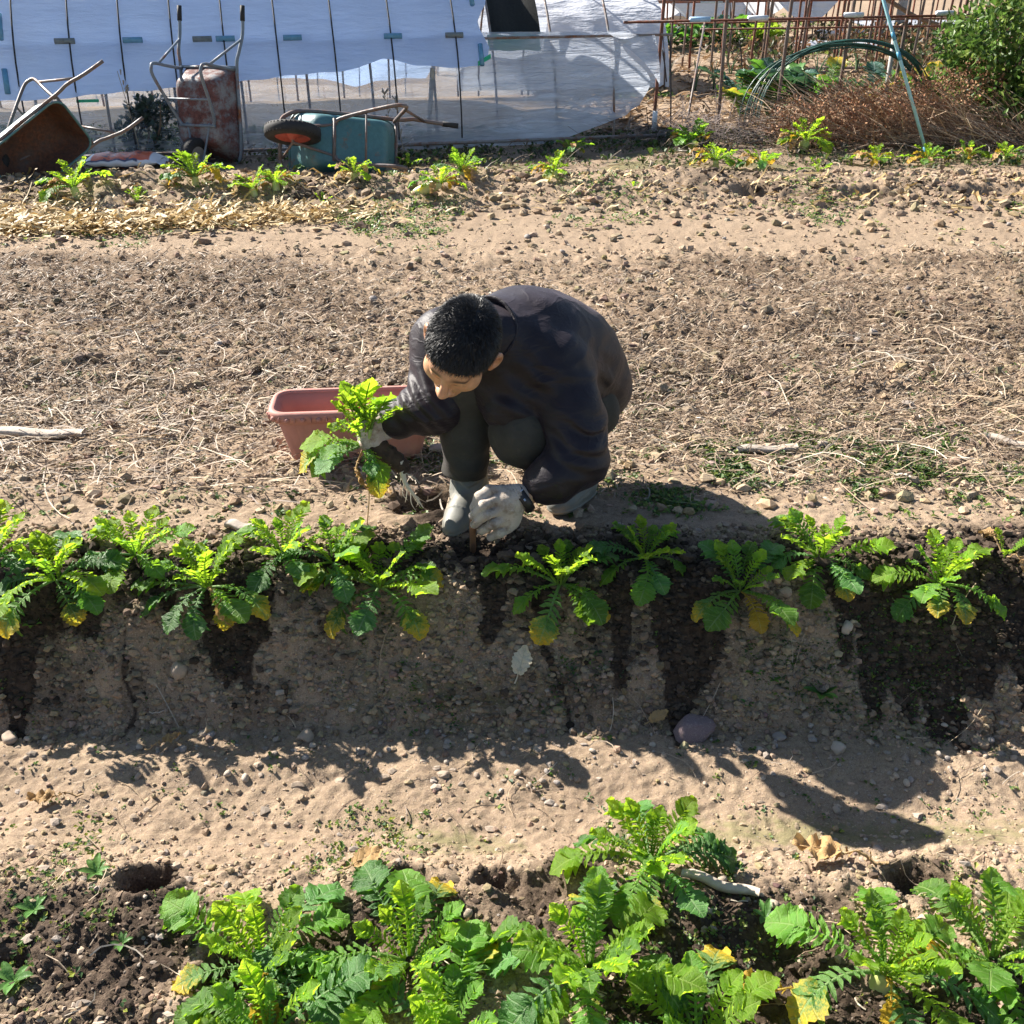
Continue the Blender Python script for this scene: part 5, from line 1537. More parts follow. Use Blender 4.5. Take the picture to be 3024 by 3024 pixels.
def build_bag():
    g = on_ground(352, 505)
    e = empty("fertiliser_bag", g + Vector((0, .14, 0)), R(6)); tag(e, "orange and white printed plastic bag of fertiliser lying flat by the tunnel", "bag")
    t = NT("bag_print"); p = t.obj(); sx = t.n("SeparateXYZ", {0: p})
    n = t.noise(9, 3, .5, p)
    ink = t.mapr(t.noise(28, 2, .4, t.n("Mapping", {0: p, 3: (1, 2.2, 1)}).outputs[0]), .56, .60)
    yb = t.math('ADD', sx.outputs[1], t.math('MULTIPLY_ADD', n, .04, -.02))
    inm = t.math('MULTIPLY', t.mapr(yb, -.135, -.13), t.mapr(t.math('ABSOLUTE', sx.outputs[0]), .20, .21, 1, 0))
    red = t.mix(t.math('MULTIPLY', ink, t.mapr(t.math('ABSOLUTE', sx.outputs[0]), .13, .14, 1, 0)), (.55, .10, .03), (.03, .035, .06))
    c = t.mix(inm, (.68, .70, .74), red)
    band = t.math('MULTIPLY', t.mapr(yb, -.145, -.14), t.mapr(yb, -.13, -.125, 1, 0))
    c = t.mix(t.math('MULTIPLY', band, t.mapr(sx.outputs[0], .12, .13, 1, 0)), c, (.05, .06, .12))
    b = t.bsdf(c, .35, Normal=t.bump(t.noise(22, 4, .6, p), .5, .012)); m_ = t.done(b)
    m = MB()
    def fn(u, v):
        a = v * 2 * math.pi; x = (u - .5) * .52
        pin = 1 - abs(2 * u - 1) ** 4
        w = .155 * (.90 + .10 * pin); h = .052 * pin ** .6 + .003
        return (x, math.cos(a) * w, .052 + math.sin(a) * h * (1 + .1 * math.sin(9 * u + 4 * v)) + .004 * math.sin(30 * u) * pin)
    m.grid(fn, 28, 28); m.build("sack", m_, e)
    for s in (-1, 1):
        m = MB()
        def fs(u, v): return (s * (.258 + .035 * u), (v - .5) * .29, .052 + .008 * math.sin(v * 14) * u - .02 * u)
        m.grid(fs, 2, 14); m.build("sealed_edge", m_, e)
build_bag()

# ------------------------------------------------------------------ film tunnel
TA = Vector((-5.2, 7.40, 0)); TD = Vector((.975, .223, 0)); TN = Vector((-.223, .975, 0)); TR = 1.7; TRH = 1.55
def tun(s, th, off=0.0):
    """point on the tunnel skin: th 0 = front foot, pi = back foot"""
    c = TA + TD * s + TN * (TR - (TR + off) * math.cos(th)); return Vector((c.x, c.y, (TRH + off) * math.sin(th)))
def th_z(z): return math.asin(max(-1, min(1, z / TRH)))
def s_of(px, py=120):
    # distance along the wall whose foot line is seen at that column
    d = ray(px, py); k = (TA.y + .12) ; 
    # solve TA + s*TD = t*d (horizontal)
    a = np.array([[TD.x, -d[0]], [TD.y, -d[1]]]); s, t = np.linalg.solve(a, np.array([-TA.x - TN.x * .2, -TA.y - TN.y * .2])); return float(s)

def build_tunnel():
    e = empty("film_tunnel", TA); tag(e, "low arched plastic tunnel with white cover sheet tinted with shade blue, black straps and clear side film", "tunnel")
    e_inv = Vector(TA)
    L = lambda p: Vector(p) - e_inv
    # cover
    t = NT("white_cover"); p = t.gen()
    mp = t.n("Mapping", {0: p, 3: (.6, .6, 3.0)}).outputs[0]
    wr = t.noise(5, 6, .6, mp); w2 = t.noise(2.2, 4, .6, p)
    c = t.mix(t.mapr(w2, .3, .7), (.56, .69, .98), (.66, .77, 1.0))  # blue of the skylit shade put into the white sheet's colour
    c = t.mix(t.mapr(t.noise(11, 7, .7, p), .66, .8), c, (.42, .44, .46))
    nb = t.bump(t.math('ADD', wr, t.math('MULTIPLY', t.noise(260, 2, .5, p), .10)), .4, .05)
    b = t.bsdf(c, .55, Normal=nb)
    cover = t.done(t.n("MixShader", {0: .5, 1: b, 2: t.n("BsdfTranslucent", {"Color": (.55, .72, 1.0), "Normal": nb})}))
    edge = [(0, .40), (.9, .41), (1.8, .43), (2.5, .47), (3.0, .50), (3.6, .54), (4.15, .58), (4.35, .64), (4.6, .60), (5.0, .565), (5.3, .60)]
    def ez(s):
        for (a, za), (b_, zb) in zip(edge, edge[1:]):
            if s <= b_: return za + (zb - za) * (s - a) / (b_ - a)
        return edge[-1][1]
    s_end = s_of(1432)
    m = MB(); NSs, NT_ = 150, 60
    def fn(u, v):
        z0 = ez(u * s_end) + .004 * math.sin(u * 47) + .004 * math.sin(u * 111)
        th = th_z(z0) + (math.pi - 2 * .25) * v
        s = u * (s_end + (.05 * math.sin(v * 60) - .25 * max(0, .06 - v) * 4) * u)
        sag = .006 * abs(math.sin(math.pi * s / .45)) * min(1, v * 20) + .018 * math.exp(-((th - th_z(.78)) / .02) ** 2)
        return L(tun(s, th, .075 - sag + .006 * math.sin(s * 9 + th * 14)))
    m.grid(fn, NSs, NT_); m.build("cover_sheet", cover, e)
    # side film
    t = NT("clear_film"); p = t.gen()
    mp = t.n("Mapping", {0: p, 2: (0, R(-16), R(13)), 3: (.55, 1, 4.5)}).outputs[0]
    wr = t.noise(4.5, 6, .62, mp, .6); cl = t.noise(1.6, 4, .6, p)
    nb = t.bump(wr, .8, .09)
    sp = t.n("SeparateXYZ", {0: p})
    milky = t.math('ADD', t.mapr(sp.outputs[0], -.9, .3, .40, .86), t.math('MULTIPLY_ADD', cl, .5, -.25))
    milky = t.math('ADD', milky, t.mapr(wr, .5, .7, -.12, .16), clamp=True)
    body = t.n("MixShader", {0: .42, 1: t.n("BsdfPrincipled", {"Base Color": (.60, .66, .75, 1), "Roughness": .28, "Normal": nb}), 2: t.n("BsdfTranslucent", {"Color": (.60, .65, .74, 1), "Normal": nb})})
    film = t.done(t.n("MixShader", {0: milky, 1: t.n("BsdfTransparent", {"Color": (.86, .88, .9, 1)}), 2: body}))
    f_end = s_of(1878, 250)
    m = MB()
    def ff(u, v):
        s = -.1 + u * (f_end + .1); z = v * (.82 if s > s_end - .5 else .80)
        k = max(0, (u - .80) / .20)
        s -= k * (.30 * max(0, .30 - v) + .10 * math.sin(v * 9) * v) * 1.6
        lift = max(0, k - .45) * .35 * max(0, 1 - v * 3)
        th = th_z(max(.0, z + lift))
        o = .004 + .007 * math.sin(3.1 * s + 13 * z) + .010 * math.sin(s * 1.7 - z * 22) * (1 - v) - .06 * k * (1 - v) + (.05 * (1 - v) ** 6)
        return L(tun(s, th, o)) + Vector((0, 0, .012))
    m.grid(ff, 200, 30); m.build("side_film", film, e)
    m = MB()
    def fb(u, v): return L(tun(-.1 + u * (f_end + .1), math.pi - th_z(v * .8), .004 + .01 * math.sin(u * 40 + v * 9)))  # rear film, added to darken the tunnel's inside
    m.grid(fb, 60, 8); m.build("darkening_back_film", film, e)
    m = MB()
    def flap(u, v): return L(tun(f_end - .28 + .42 * u, th_z(.80 - v * .36 * u ** 1.5 - .02 * u), .05 + .03 * math.sin(6 * u + 3 * v)))
    m.grid(flap, 14, 10); m.build("film_flap", film, e)
    # arches of steel tube
    pole = rust_mat("tunnel_pole", (.24, .22, .21), amount=(.45, .65))
    k = 0; s = .22
    while s < f_end + .1:
        m = MB(); m.tube([L(tun(s, math.pi * i / 28, -.02)) for i in range(29)], .011, 6); m.build("arch_pole", pole, e); s += .50
    m = MB(); m.tube([L(tun(-.1, th_z(.78), .0)), L(tun(f_end + .3, th_z(.79), .02))], .011, 6); m.build("side_rail", pole, e)
    m = MB(); m.tube([L(tun(0, .02, .06)) + Vector((0, 0, .02)), L(tun(f_end + .2, .02, .06)) + Vector((0, 0, .02))], .014, 6); m.build("ground_rail", pole, e)
    for (px, tilt) in ((1262, .10),):
        s = s_of(px, 250); m = MB(); m.box(L(tun(s, th_z(.3), -.07)), (.035, .02, .62), Matrix.Rotation(tilt, 3, 'Y')); m.build("wooden_post", simple("post_wood", (.42, .36, .28), .9, .3, 20, .4), e)
    # straps
    blk = simple("black_strap", (.012, .012, .016), .6)
    for px in (60, 223, 372, 522, 672, 825, 990, 1158, 1345):
        s = s_of(px, 200); m = MB(); m.tube([L(tun(s, math.pi * i / 36, .085 - .06 * max(0, 1 - i / 5))) for i in range(0, 37)], .0065, 5); m.build("strap", blk, e)
    # clips on the rail
    clip = [simple("clip_blue", (.10, .26, .40), .45, .2, 30), simple("clip_grey", (.14, .17, .18), .5, .3, 30, col2=(.2, .12, .06), c2f=(.55, .7))]
    for i, px in enumerate((195, 395, 600, 668, 865, 1160, 1340)):
        s = s_of(px, 130); a, b_ = L(tun(s - .07, th_z(.785), .08)), L(tun(s + .07, th_z(.785), .08)); m = MB(); m.tube([a, b_], .021, 10); m.build("clip", clip[(i in (0, 2, 6)) * 1], e)
    for (s, z0, z1) in ((s_of(1405), .98, 1.12), (s_of(1412), .58, .72), (s_of(6), .80, .95), (s_of(6), .47, .62)):
        m = MB(); m.tube([L(tun(s, th_z(z0), .085)), L(tun(s, th_z(z1), .085))], .02, 10); m.build("clip", clip[0], e)
    grn = simple("green_tape", (.02, .35, .17), .5)
    m = MB(); m.grid(lambda u, v: L(tun(s_end - .09 + .11 * u, th_z(.575 + .03 * v + .05 * u), .09)), 4, 2); m.build("tape", grn, e)
    m = MB(); m.grid(lambda u, v: L(tun(s_of(235, 290) + .16 * u, th_z(.41 + .02 * v), .035 )), 4, 2); m.build("tape", grn, e)
    # dark shade cloth closing the covered part
    net = simple("shade_cloth", (.012, .014, .013), .9, .4, 60, .4)
    m = MB()
    def sc(u, v):
        th = th_z(.86) + (math.pi - 2 * th_z(.86)) * v; q = tun(s_end + .08 + .42 * u, th, -.10 + .03 * math.sin(u * 7 + v * 9)); return L(q)
    m.grid(sc, 10, 30); m.build("shade_cloth", net, e)
    m = MB()
    def sg(u, v): return L(tun(s_end + .05 + .44 * u, th_z(.74 + .12 * v), -.09 + .012 * math.sin(u * 12)))
    m.grid(sg, 10, 3); m.build("green_band", grn, e)
    # end wall far left is open; the soil inside is bare
build_tunnel()

# ------------------------------------------------------------------ bare pipe frames
def pipe_frame(label, o, d, n, sp, width, zs, seed, zrail=(.98,), rust=True, lean=.0, base=None):
    e = empty("pipe_frame", o); tag(e, label, "pipe frame")
    D = Vector(d).normalized(); N = Vector((-D.y, D.x, 0)); r = random.Random(seed)
    mats = [bpy.data.materials.get("frame_rust") or rust_mat("frame_rust", (.10, .055, .04), (.16, .05, .025), (.35, .6)), bpy.data.materials.get("frame_brown") or rust_mat("frame_brown", (.13, .10, .085), amount=(.5, .7))]
    for i in range(n):
        s = i * sp + r.uniform(-.03, .03); pts = []
        lx = r.uniform(-.03, .03)
        H = zs
        for z in (-.1, .3, .7, H): pts.append(D * (s + lx * z) + Vector((0, 0, z)))
        for k in range(1, 12):
            a = math.pi * k / 12; pts.append(D * s + N * (width / 2 - width / 2 * math.cos(a)) + Vector((0, 0, H + .75 * math.sin(a))))
        for z in (H, .7, .3, -.1): pts.append(D * (s + r.uniform(-.02, .02)) + N * width + Vector((0, 0, z)))
        m = MB(); m.tube(pts, .016, 6); m.build("arch_pipe", mats[r.random() < .5], e)
    for z in zrail:
        for w in (0, width):
            m = MB(); m.tube([N * (w - .02) + D * (-.35) + Vector((0, 0, z - .01)), N * (w - .02) + D * (n * sp + .2) + Vector((0, 0, z + r.uniform(-.02, .05)))], .012, 6); m.build("rail_pipe", mats[0], e)
    for w in (width, width - .12):
        m = MB(); m.tube([N * w + D * (-.3) + Vector((0, 0, .05)), N * w + D * (n * sp) + Vector((0, 0, .04))], .012, 6); m.build("base_pipe", mats[1], e)
    return e, D, N

def build_frames():
    o = Vector((1.27, 9.25, 0)); d = (.975, .223, 0)
    e, D, N = pipe_frame("rusty pipe frame without film, the one joining the shade-tinted white tunnel", o, d, 9, .575, 4.2, 1.5, 1, (.90,))
    clipw = simple("clip_white", (.62, .66, .70), .5); clipb = simple("clip_pale_blue", (.35, .55, .75), .5)
    for s, z, mt_ in ((.32, .905, clipb), (.85, .91, clipw), (1.75, .925, clipw), (2.65, .93, clipw)):
        m = MB(); m.tube([D * (s - .09) + N * (-.03) + Vector((0, 0, z)), D * (s + .09) + N * (-.03) + Vector((0, 0, z))], .021, 8); m.build("clip", mt_, e)
    m = MB(); m.tube([D * -.02 + N * -.02 + Vector((0, 0, .0)), D * -.02 + N * -.02 + Vector((0, 0, .19))], .022, 8); m.build("pipe_sleeve", clipw, e)
    m = MB(); m.tube([D * .35 + N * .15 + Vector((0, 0, .02)), D * 1.6 + N * 2.9 + Vector((0, 0, .72))], .011, 6); m.build("brace_pipe", bpy.data.materials["frame_brown"], e)
    for (s, z, l_) in ((.62, .55, .30), (1.45, .62, .30), (.06, .8, .75)):
        m = MB(); q = N * (1.6 if s > .1 else -.03)
        m.tube(spline([D * s + q + Vector((0, 0, z)), D * (s + .04) + q + Vector((0, 0, z - l_ * .5)), D * (s + .07) + q + Vector((0, 0, z - l_))], 4), .007, 5); m.build("hanging_strap", bpy.data.materials["black_strap"], e)
    e, D, N = pipe_frame("rusty pipe frame without film standing farther back over the leafy plots", Vector((1.2, 15.2, 0)), (.985, .17, 0), 15, .62, 4.6, 1.5, 2, (.82, 1.08))
    for s, z in ((.5, .83), (1.6, .84), (2.9, 1.09)):
        m = MB(); m.tube([D * (s - .16) + N * (-.03) + Vector((0, 0, z)), D * (s + .16) + N * (-.03) + Vector((0, 0, z))], .028, 8); m.build("clip", clipb if s < 2 else clipw, e)
    pipe_frame("rusty pipe frame at the very back beyond the cabbage row", Vector((3.2, 21.8, 0)), (.99, .12, 0), 18, .5, 4.0, 1.5, 3, (.9,))
    pipe_frame("close-set rusty pipe frame between the leek row and the cabbage row", Vector((2.6, 13.2, 0)), (.985, .17, 0), 12, .5, 1.2, 1.5, 4, (.62,))
    # white film tunnels further away
    t = NT("far_white_film"); p = t.gen(); nb = t.bump(t.noise(3, 5, .6, t.n("Mapping", {0: p, 3: (.5, .5, 2.5)}).outputs[0]), .6, .2)
    b = t.bsdf((.72, .75, .82), .5, Normal=nb)
    fw = t.done(t.n("MixShader", {0: .35, 1: b, 2: t.n("BsdfTranslucent", {"Color": (.7, .74, .8, 1)})}))
    def low_tunnel(label, o, d, ln, w, h, lift):
        e = empty("low_tunnel", o); tag(e, label, "tunnel"); D = Vector(d).normalized(); N = Vector((-D.y, D.x, 0)); m = MB()
        def fn(u, v):
            z0 = lift(u); a0 = math.asin(min(.95, max(0, z0 / h))); a = a0 + (math.pi - 2 * a0) * v
            return D * (u * ln) + N * (w / 2 - (w / 2 + .02 * math.sin(u * 31)) * math.cos(a)) + Vector((0, 0, h * math.sin(a) * (1 - .03 * abs(math.sin(u * ln / .8 * math.pi)))))
        m.grid(fn, 60, 24); m.build("film_sheet", fw, e)
        n = int(ln / .8) + 1
        for i in range(n):
            m = MB(); m.tube([D * (i * .8) + N * (w / 2 - (w / 2 - .02) * math.cos(math.pi * k / 16)) + Vector((0, 0, (h - .02) * math.sin(math.pi * k / 16))) for k in range(17)], .012, 6); m.build("hoop", bpy.data.materials["frame_brown"], e)
    low_tunnel("pale film tunnel behind the ragged clear film end", Vector((-.6, 11.9, 0)), (.985, .17, 0), 2.45, 2.2, 1.02, lambda u: .06)
    low_tunnel("white film tunnel with scalloped raised sides over dark green vegetables", Vector((2.4, 19.6, 0)), (.985, .17, 0), 4.6, 2.2, 1.3, lambda u: .62 + .30 * math.cos(u * 14))
    low_tunnel("farthest white film tunnel beyond the vegetable rows", Vector((-3.0, 27, 0)), (1, .05, 0), 9.5, 2.6, 1.25, lambda u: .1)
build_frames()

# ------------------------------------------------------------------ vegetables, shrubs, poles further back
def leaf_cloud(name, parent, centers, rad, n, size, cols, mat, seed, squash=(1, 1, 1)):
    r = np.random.default_rng(seed); k = len(centers)
    ci = r.integers(0, k, n); d = r.normal(size=(n, 3)); d /= np.linalg.norm(d, axis=1)[:, None]
    rr = np.asarray(rad)[ci][:, None] * r.random((n, 1)) ** .45
    P = np.asarray(centers)[ci] + d * rr * np.asarray(squash)
    P[:, 2] = np.maximum(P[:, 2], .015)
    dr = d * .7 + r.normal(0, .6, (n, 3)) + [0, 0, .2]; dr /= np.linalg.norm(dr, axis=1)[:, None]
    sd = np.cross(dr, r.normal(size=(n, 3))); sd /= np.linalg.norm(sd, axis=1)[:, None]
    L = size * r.uniform(.6, 1.3, (n, 1)); W = L * .28
    nn = np.cross(dr, sd)
    V = np.stack([P, P + dr * L * .5 + sd * W + nn * L * .08, P + dr * L, P + dr * L * .5 - sd * W + nn * L * .08], 1).reshape(-1, 3)
    b = np.arange(n)[:, None] * 4
    F = np.concatenate([b + [0, 1, 2], b + [0, 2, 3]])
    c = np.asarray(cols)[r.integers(0, len(cols), n)] * r.uniform(.6, 1.35, (n, 1))
    o = link(name, mesh_np(name, V, F, False, dict(tint=np.repeat(c, 4, 0))), mat, parent); o["kind"] = "stuff"; return o

def build_vegetation():
    twig = simple("shrub_twig", (.16, .11, .075), .85, .3, 30)
    def shrub(loc, label, blobs_, n, size, cols, seed, nst=9, hst=.9, mat=None):
        e = empty("shrub", loc); tag(e, label, "shrub"); r = random.Random(seed)
        leaf_cloud("foliage", e, [b[:3] for b in blobs_], [b[3] for b in blobs_], n, size, cols, mat or M['weed'], seed)
        for k in range(nst):
            b = blobs_[k % len(blobs_)]; t_ = Vector((b[0] + r.uniform(-.1, .1), b[1] + r.uniform(-.1, .1), b[2] + b[3] * r.uniform(.2, 1.0)))
            m = MB(); m.tube(spline([(r.uniform(-.06, .06), r.uniform(-.06, .06), -.03), t_ * .5 + Vector((r.uniform(-.06, .06), r.uniform(-.06, .06), 0)), t_], 5), [.011 - .0007 * i for i in range(11)], 5); m.build("stem", twig, e)
    r = random.Random(8)
    bl = [(r.uniform(-.6, .7), r.uniform(-.3, .4), r.uniform(.2, 1.6), r.uniform(.18, .36)) for _ in range(44)]
    bl = [b for b in bl if b[0] > -.5 + .12 * b[2]]
    shrub(Vector((4.18, 8.9, -.05)), "tall glossy green evergreen shrub growing through the end of the pipe frame", bl, 12000, .062, [(.10, .19, .035), (.13, .24, .04), (.06, .12, .03), (.20, .28, .06)], 5, 14)
    shrub(Vector((5.6, 9.0, 0)), "evergreen shrub standing beside the tall glossy one", [(r.uniform(-.5, .6), r.uniform(-.4, .3), r.uniform(.2, 1.6), r.uniform(.2, .35)) for _ in range(20)], 4200, .062, [(.07, .14, .03), (.10, .19, .035)], 6, 8)
    g = on_ground(440, 462)
    shrub(g, "small dark leafy bush against the clear film beside the upright wheelbarrow", [(r.uniform(-.2, .22), r.uniform(-.08, .1), r.uniform(.06, .36), r.uniform(.06, .13)) for _ in range(12)], 900, .055, [(.03, .055, .045), (.05, .085, .06), (.07, .10, .09)], 9, 7)
    # thin bare shoots
    for (px, py, lab) in ((420, 470, "thin bare shoot rising above the small dark bush"), (1165, 455, "dry grey flower stalk standing before the film near the teal wheelbarrow"), (1195, 462, "second dry grey flower stalk beside the first before the film")):
        q = on_ground(px, py); m = MB(); h = .62 if px < 500 else .45
        m.tube(spline([q, q + Vector((-.03, 0, h * .5)), q + Vector((-.07 if px < 500 else -.03, 0, h))], 5), [.005 - .0003 * i for i in range(11)], 5)
        for k in range(12):
            z = h * r.uniform(.35, 1); a = r.uniform(0, 6.28); b = q + Vector((-.05 * z / h, 0, z)); m.tube([b, b + Vector((math.cos(a) * .03, math.sin(a) * .03, .03))], [.003, .007], 5)
        tag(m.build("dry_shoot", simple("grey_stalk", (.30, .26, .21), .9) if px < 500 else bpy.data.materials["grey_stalk"]), lab, "dry stalk")
    # heap of dry stalks
    n = 2600; rr = np.random.default_rng(31)
    x0 = rr.normal(3.55, .5, n); y0 = rr.normal(8.75, .22, n)
    ln = rr.uniform(.35, .95, n); az = rr.normal(2.7, .7, n); el = rr.uniform(.05, .75, n)
    A = np.stack([x0, y0, np.abs(rr.normal(0, .05, n)) + .01], 1)
    dirv = np.stack([np.cos(az) * np.cos(el), np.sin(az) * np.cos(el), np.sin(el)], 1)
    B = A + dirv * ln[:, None] * .6 ; C = A + dirv * ln[:, None] + np.stack([rr.normal(0, .04, n), rr.normal(0, .04, n), -.10 * ln], 1)
    C[:, 2] = np.maximum(C[:, 2], .02)
    sd = np.cross(dirv, rr.normal(size=(n, 3))); sd /= np.linalg.norm(sd, axis=1)[:, None]; w = rr.uniform(.0015, .0034, n)[:, None]
    V = np.stack([A - sd * w, A + sd * w, B - sd * w, B + sd * w, C - sd * w * .4, C + sd * w * .4], 1).reshape(-1, 3); b = np.arange(n)[:, None] * 6
    F = np.concatenate([b + [0, 1, 3, 2], b + [2, 3, 5, 4]])
    col = np.array([(.40, .29, .20), (.30, .20, .14), (.5, .40, .29), (.22, .14, .10)])[rr.integers(0, 4, n)] * rr.uniform(.7, 1.2, (n, 1))
    o = tag(link("dry_stalk_heap", mesh_np("dry_stalk_heap", V, F, False, dict(tint=np.repeat(col, 6, 0))), M['tiny']), "heap of cut dry brown stalks lying beside the leaning blue pole", None, None, "stuff")
    e2 = leaf_cloud("seed_heads", o, [(2.35, 8.6, .20), (2.75, 8.6, .30), (3.15, 8.6, .34), (2.55, 8.5, .12), (3.45, 8.7, .40), (3.8, 8.8, .45), (2.95, 8.45, .18)], [.24, .26, .28, .2, .26, .24, .25], 5200, .028, [(.30, .15, .085), (.36, .20, .11), (.22, .11, .07), (.42, .26, .15)], M['tiny'], 33, (1.3, .7, .8))
    # dark litter heap by the film end
    n = 900; x0 = rr.normal(1.75, .45, n); y0 = rr.normal(9.0, .25, n); az = rr.uniform(0, 6.28, n); ln = rr.uniform(.15, .5, n)
    A = np.stack([x0, y0, np.abs(rr.normal(0, .07, n)) + .01], 1); dv = np.stack([np.cos(az), np.sin(az), rr.normal(0, .25, n)], 1); C = A + dv * ln[:, None]; C[:, 2] = np.maximum(.01, C[:, 2]); sd = np.cross(dv, [0, 0, 1.0]); sd /= np.linalg.norm(sd, axis=1)[:, None]; w = .003
    V = np.stack([A - sd * w, A + sd * w, C + sd * w, C - sd * w], 1).reshape(-1, 3)
    tag(link("twig_heap", mesh_np("twig_heap", V, np.arange(n * 4).reshape(-1, 4), False, dict(tint=np.repeat(np.array([(.16, .13, .12)]) * rr.uniform(.5, 1.5, (n, 1)), 4, 0))), M['tiny']), "heap of dark thin twigs beside the ragged film end", None, None, "stuff")
    # leaning pole
    a = on_ground(2741, 470); b = on_plane_y(2606, -10, a.y + .25); d = (b - a); tpole = MB()
    e = empty("leaning_pole", a); tag(e, "pale blue garden pole leaning across the frame with its foot at the far ridge", "pole")
    pb = simple("pole_pale_blue", (.28, .52, .56), .4, .1, 20); pdk = simple("pole_blue", (.07, .28, .42), .4, .1, 20)
    tpole.tube([d * -.04, d * 1.5], .0125, 8); tpole.build("shaft", pb, e)
    for f in (.03, .62, .74, 1.02, 1.3):
        m = MB(); m.tube([d * f, d * (f + .05)], .0145, 8); m.build("joint", pdk, e)
    # bundle of green hoops
    gh = simple("hoop_green", (.016, .07, .055), .4, .3, 30)
    for k in range(12):
        rk = random.Random(60 + k); W = rk.uniform(.50, .60) ; cx = 3.02 + rk.uniform(-.05, .07); cy = 9.55 + rk.uniform(-.1, .1); hgt = rk.uniform(.66, .74)
        m = MB(); pts = []
        for i in range(25):
            a_ = math.pi * i / 24; pts.append(Vector((-(W + .12) * math.cos(a_) * (1.25 if a_ < 1.57 else 1.0), .10 * math.sin(a_ * 2) + .05 * math.cos(a_), hgt * math.sin(a_) ** .8)))
        m.tube(pts, .0075, 6); o = m.build("garden_hoop", gh); o.location = (cx, cy, 0); o.rotation_euler = (0, 0, R(rk.uniform(-4, 4)))
        tag(o, "dark green plastic tunnel hoop in the arched bundle above the dry stalks", "garden hoop", "bundle of green hoops")
    # broccoli and kale
    blue = leaf_mat("brassica_leaf", (.045, .115, .085), (.09, .22, .08), (.30, .40, .36), rough=.5, tmix=.25)
    M['brassica'] = blue
    M['lettuce'] = leaf_mat("lettuce_leaf", (.25, .40, .04), (.45, .62, .05), (.4, .5, .2), tmix=.45)
    def veg(loc, size, n, label, mats_, group, seed, kinds=(('broad', 0), ('broad', 1), ('out', 1)), el=(.45, 1.25)):
        e = empty("vegetable_plant", loc); tag(e, label, "vegetable", group); rk = random.Random(seed)
        for i in range(n):
            leaf(e, rk.choice(kinds), rk.choice(mats_), 6.28 * i / n + rk.uniform(-.4, .4), rk.uniform(*el), size * rk.uniform(.7, 1.1), rk.uniform(-.4, .4), (0, 0, .03 + .1 * size * (i % 3)))
    for i, (x, y) in enumerate(((2.42, 9.9), (2.75, 10.0), (2.2, 10.15), (3.0, 10.2), (2.55, 10.4), (3.35, 9.95), (3.7, 10.1), (4.05, 10.2))):
        veg(Vector((x, y, 0)), .52 if i < 5 else .46, 15, "blue-green broccoli plant with large crinkled leaves in the clump behind the dry stalks", ['brassica', 'brassica', 'leaf_old', 'leaf_tip'] , "broccoli plants behind the dry stalks", 500 + i, el=(.75, 1.4))
    for i in range(13):
        x = 2.2 + .15 * i + r.uniform(-.08, .08); veg(Vector((x, 18.6 + .17 * (x - 2.4) + r.uniform(-.25, .25), 0)), .50, 10, "dark green cabbage plant in the row under the scalloped white film", ['brassica', 'leaf_old', 'leaf_old'], "cabbages under the scalloped film", 540 + i)
    for i in range(4):
        veg(Vector((4.1 + .09 * i, 18.4 + .2 * (i % 2), 0)), .48, 10, "bright yellow-green leafy plant at the end of the cabbage row", ['lettuce'], "bright leafy plants by the cabbage row", 570 + i, el=(.9, 1.4))
    # leeks
    lk = leaf_mat("leek_blade", (.12, .20, .11), (.2, .34, .12), (.2, .3, .15), tmix=.3)
    for i in range(16):
        q = Vector((1.9 + .27 * i + r.uniform(-.1, .1), 12.6 + .1 * i + r.choice([0, .9]) + r.uniform(-.2, .2), 0)); e = empty("leek_plant", q)
        tag(e, "thin upright leek with grey-green blades in the sparse row inside the pipe frame", "leek", "leeks in the sparse row")
        for k in range(6):
            a_ = r.uniform(0, 6.28); h = r.uniform(.2, .36); m = MB(); m.tube(spline([(0, 0, -.01), (math.cos(a_) * .03, math.sin(a_) * .03, h * .6), (math.cos(a_) * .09, math.sin(a_) * .09, h)], 3), [.009, .009, .008, .007, .006, .004, .002], 5); m.build("blade", lk, e)
    # silver mulch sheets and posts at the back
    sil = simple("silver_mulch", (.42, .43, .46), .35, .15, 6, .6, 12)
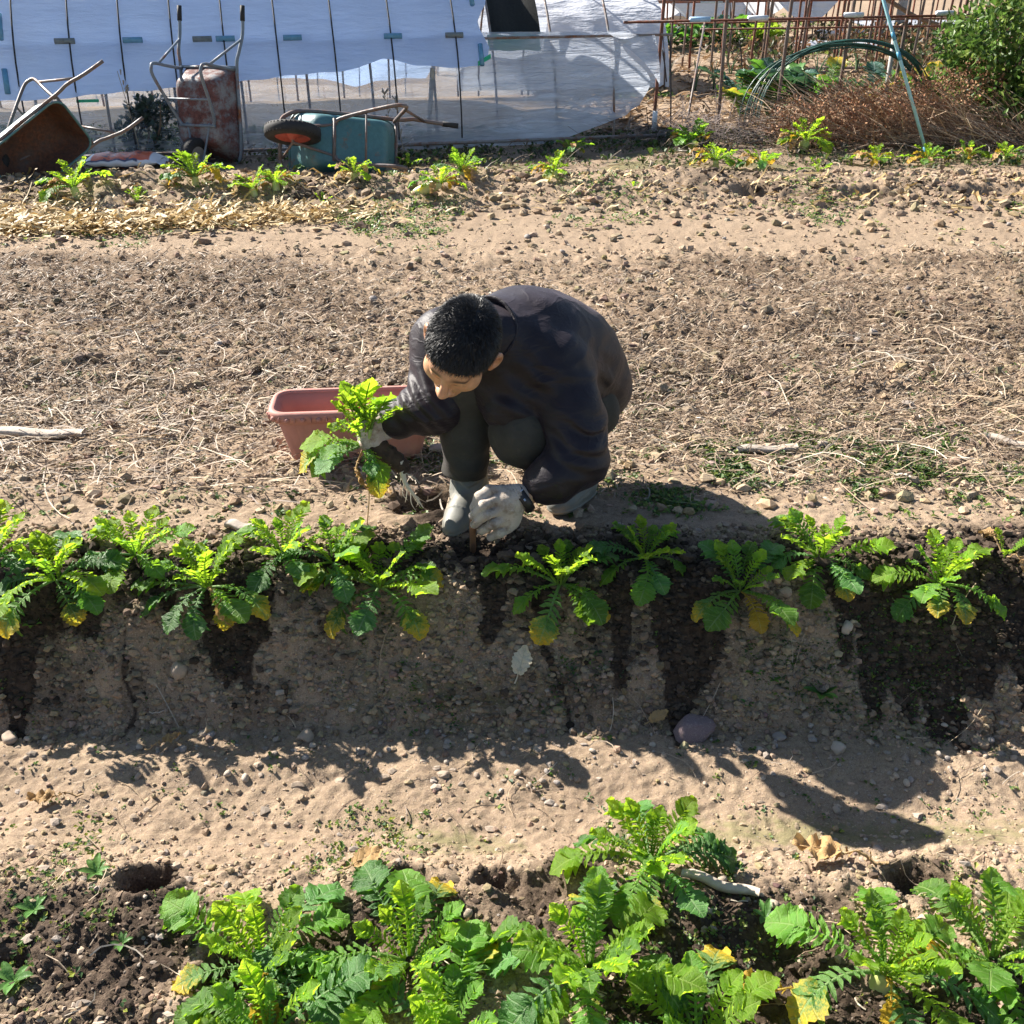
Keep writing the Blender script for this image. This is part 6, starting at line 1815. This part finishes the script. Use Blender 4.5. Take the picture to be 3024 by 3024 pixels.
    for (x, y, w, d_, lab) in ((5.3, 18.0, 1.4, .75, "silver plastic mulch sheet on the plot behind the bright leafy plants"), (9.5, 24, 4.2, 1.3, "wide grey mulch sheet on the farthest plot"), (6.6, 21, 1.5, .4, "narrow grey mulch strip on the straw-covered plot")):
        m = MB(); m.grid(lambda u, v: (x + (u - .5) * w, y + (v - .5) * d_ + .1 * u, .10 + .03 * math.sin(u * 15) * math.sin(v * 9) + .05 * math.sin(math.pi * v)), 24, 10); tag(m.build("mulch_sheet", sil), lab, "mulch sheet")
    con = simple("concrete_post", (.42, .40, .38), .9, .2, 20, .4)
    for (x, y, h, lab) in ((6.9, 20.5, 1.2, "thick grey post beside the fallen dark branch behind the frame"), (7.35, 20.8, 1.2, "second thick grey post behind the frame"), (3.42, 9.75, .74, "grey weathered stake standing among the broccoli")):
        m = MB(); rr_ = .10 if h > 1 else .022
        m.tube([(x, y, -.1), (x + .01, y, h * .5), (x, y, h)], [rr_, rr_ * .95, rr_ * .9], 10); tag(m.build("post", con), lab, "post")
    m = MB(); m.tube(spline([(5.2, 17.5, .95), (6.0, 18.0, .8), (6.7, 18.2, .5), (7.3, 18.5, .35)], 5), .035, 7); tag(m.build("dark_branch", twig), "dark bare branch lying slanted across the back plots", "branch")
    # dark mass of the hedge at the very back
    e = empty("hedge", (0, 46, 0)); tag(e, "dark hedge closing the plots at the very back", "hedge")
    leaf_cloud("foliage", e, [(x * 1.6, r.uniform(-.6, .6), r.uniform(.4, 2.2)) for x in range(-14, 22)], [1.5] * 36, 7000, .28, [(.03, .05, .02), (.05, .08, .03), (.10, .07, .04)], M['weed'], 77)
    m = MB(); m.box((6, .8, 1.2), (60, .5, 2.6)); m.build("inner_twigs", twig, e)
    # rough growth between the plots
    br = empty("brushwood", (5.2, 15.5, 0)); tag(br, "dark dry brush and weeds between the pipe frames at the back", "brush")
    leaf_cloud("foliage", br, [(r.uniform(-2.2, 4.5), r.uniform(-3.0, 6), r.uniform(.05, .25)) for _ in range(40)], [.32] * 40, 6500, .09, [(.10, .085, .05), (.16, .10, .06), (.06, .085, .03), (.22, .13, .07)], M['weed'], 91, (1.6, 1, .6))
    # arching bramble shoot
    tan = simple("bramble", (.46, .30, .17), .7)
    m = MB(); m.tube(spline([(4.95, 8.75, .0), (4.45, 8.8, .28), (4.22, 8.8, .62), (4.12, 8.85, .95), (3.75, 8.9, 1.03)], 7), .008, 6); tag(m.build("arching_shoot", tan), "bare tan shoot arching in front of the evergreen shrub", "shoot")
build_vegetation()
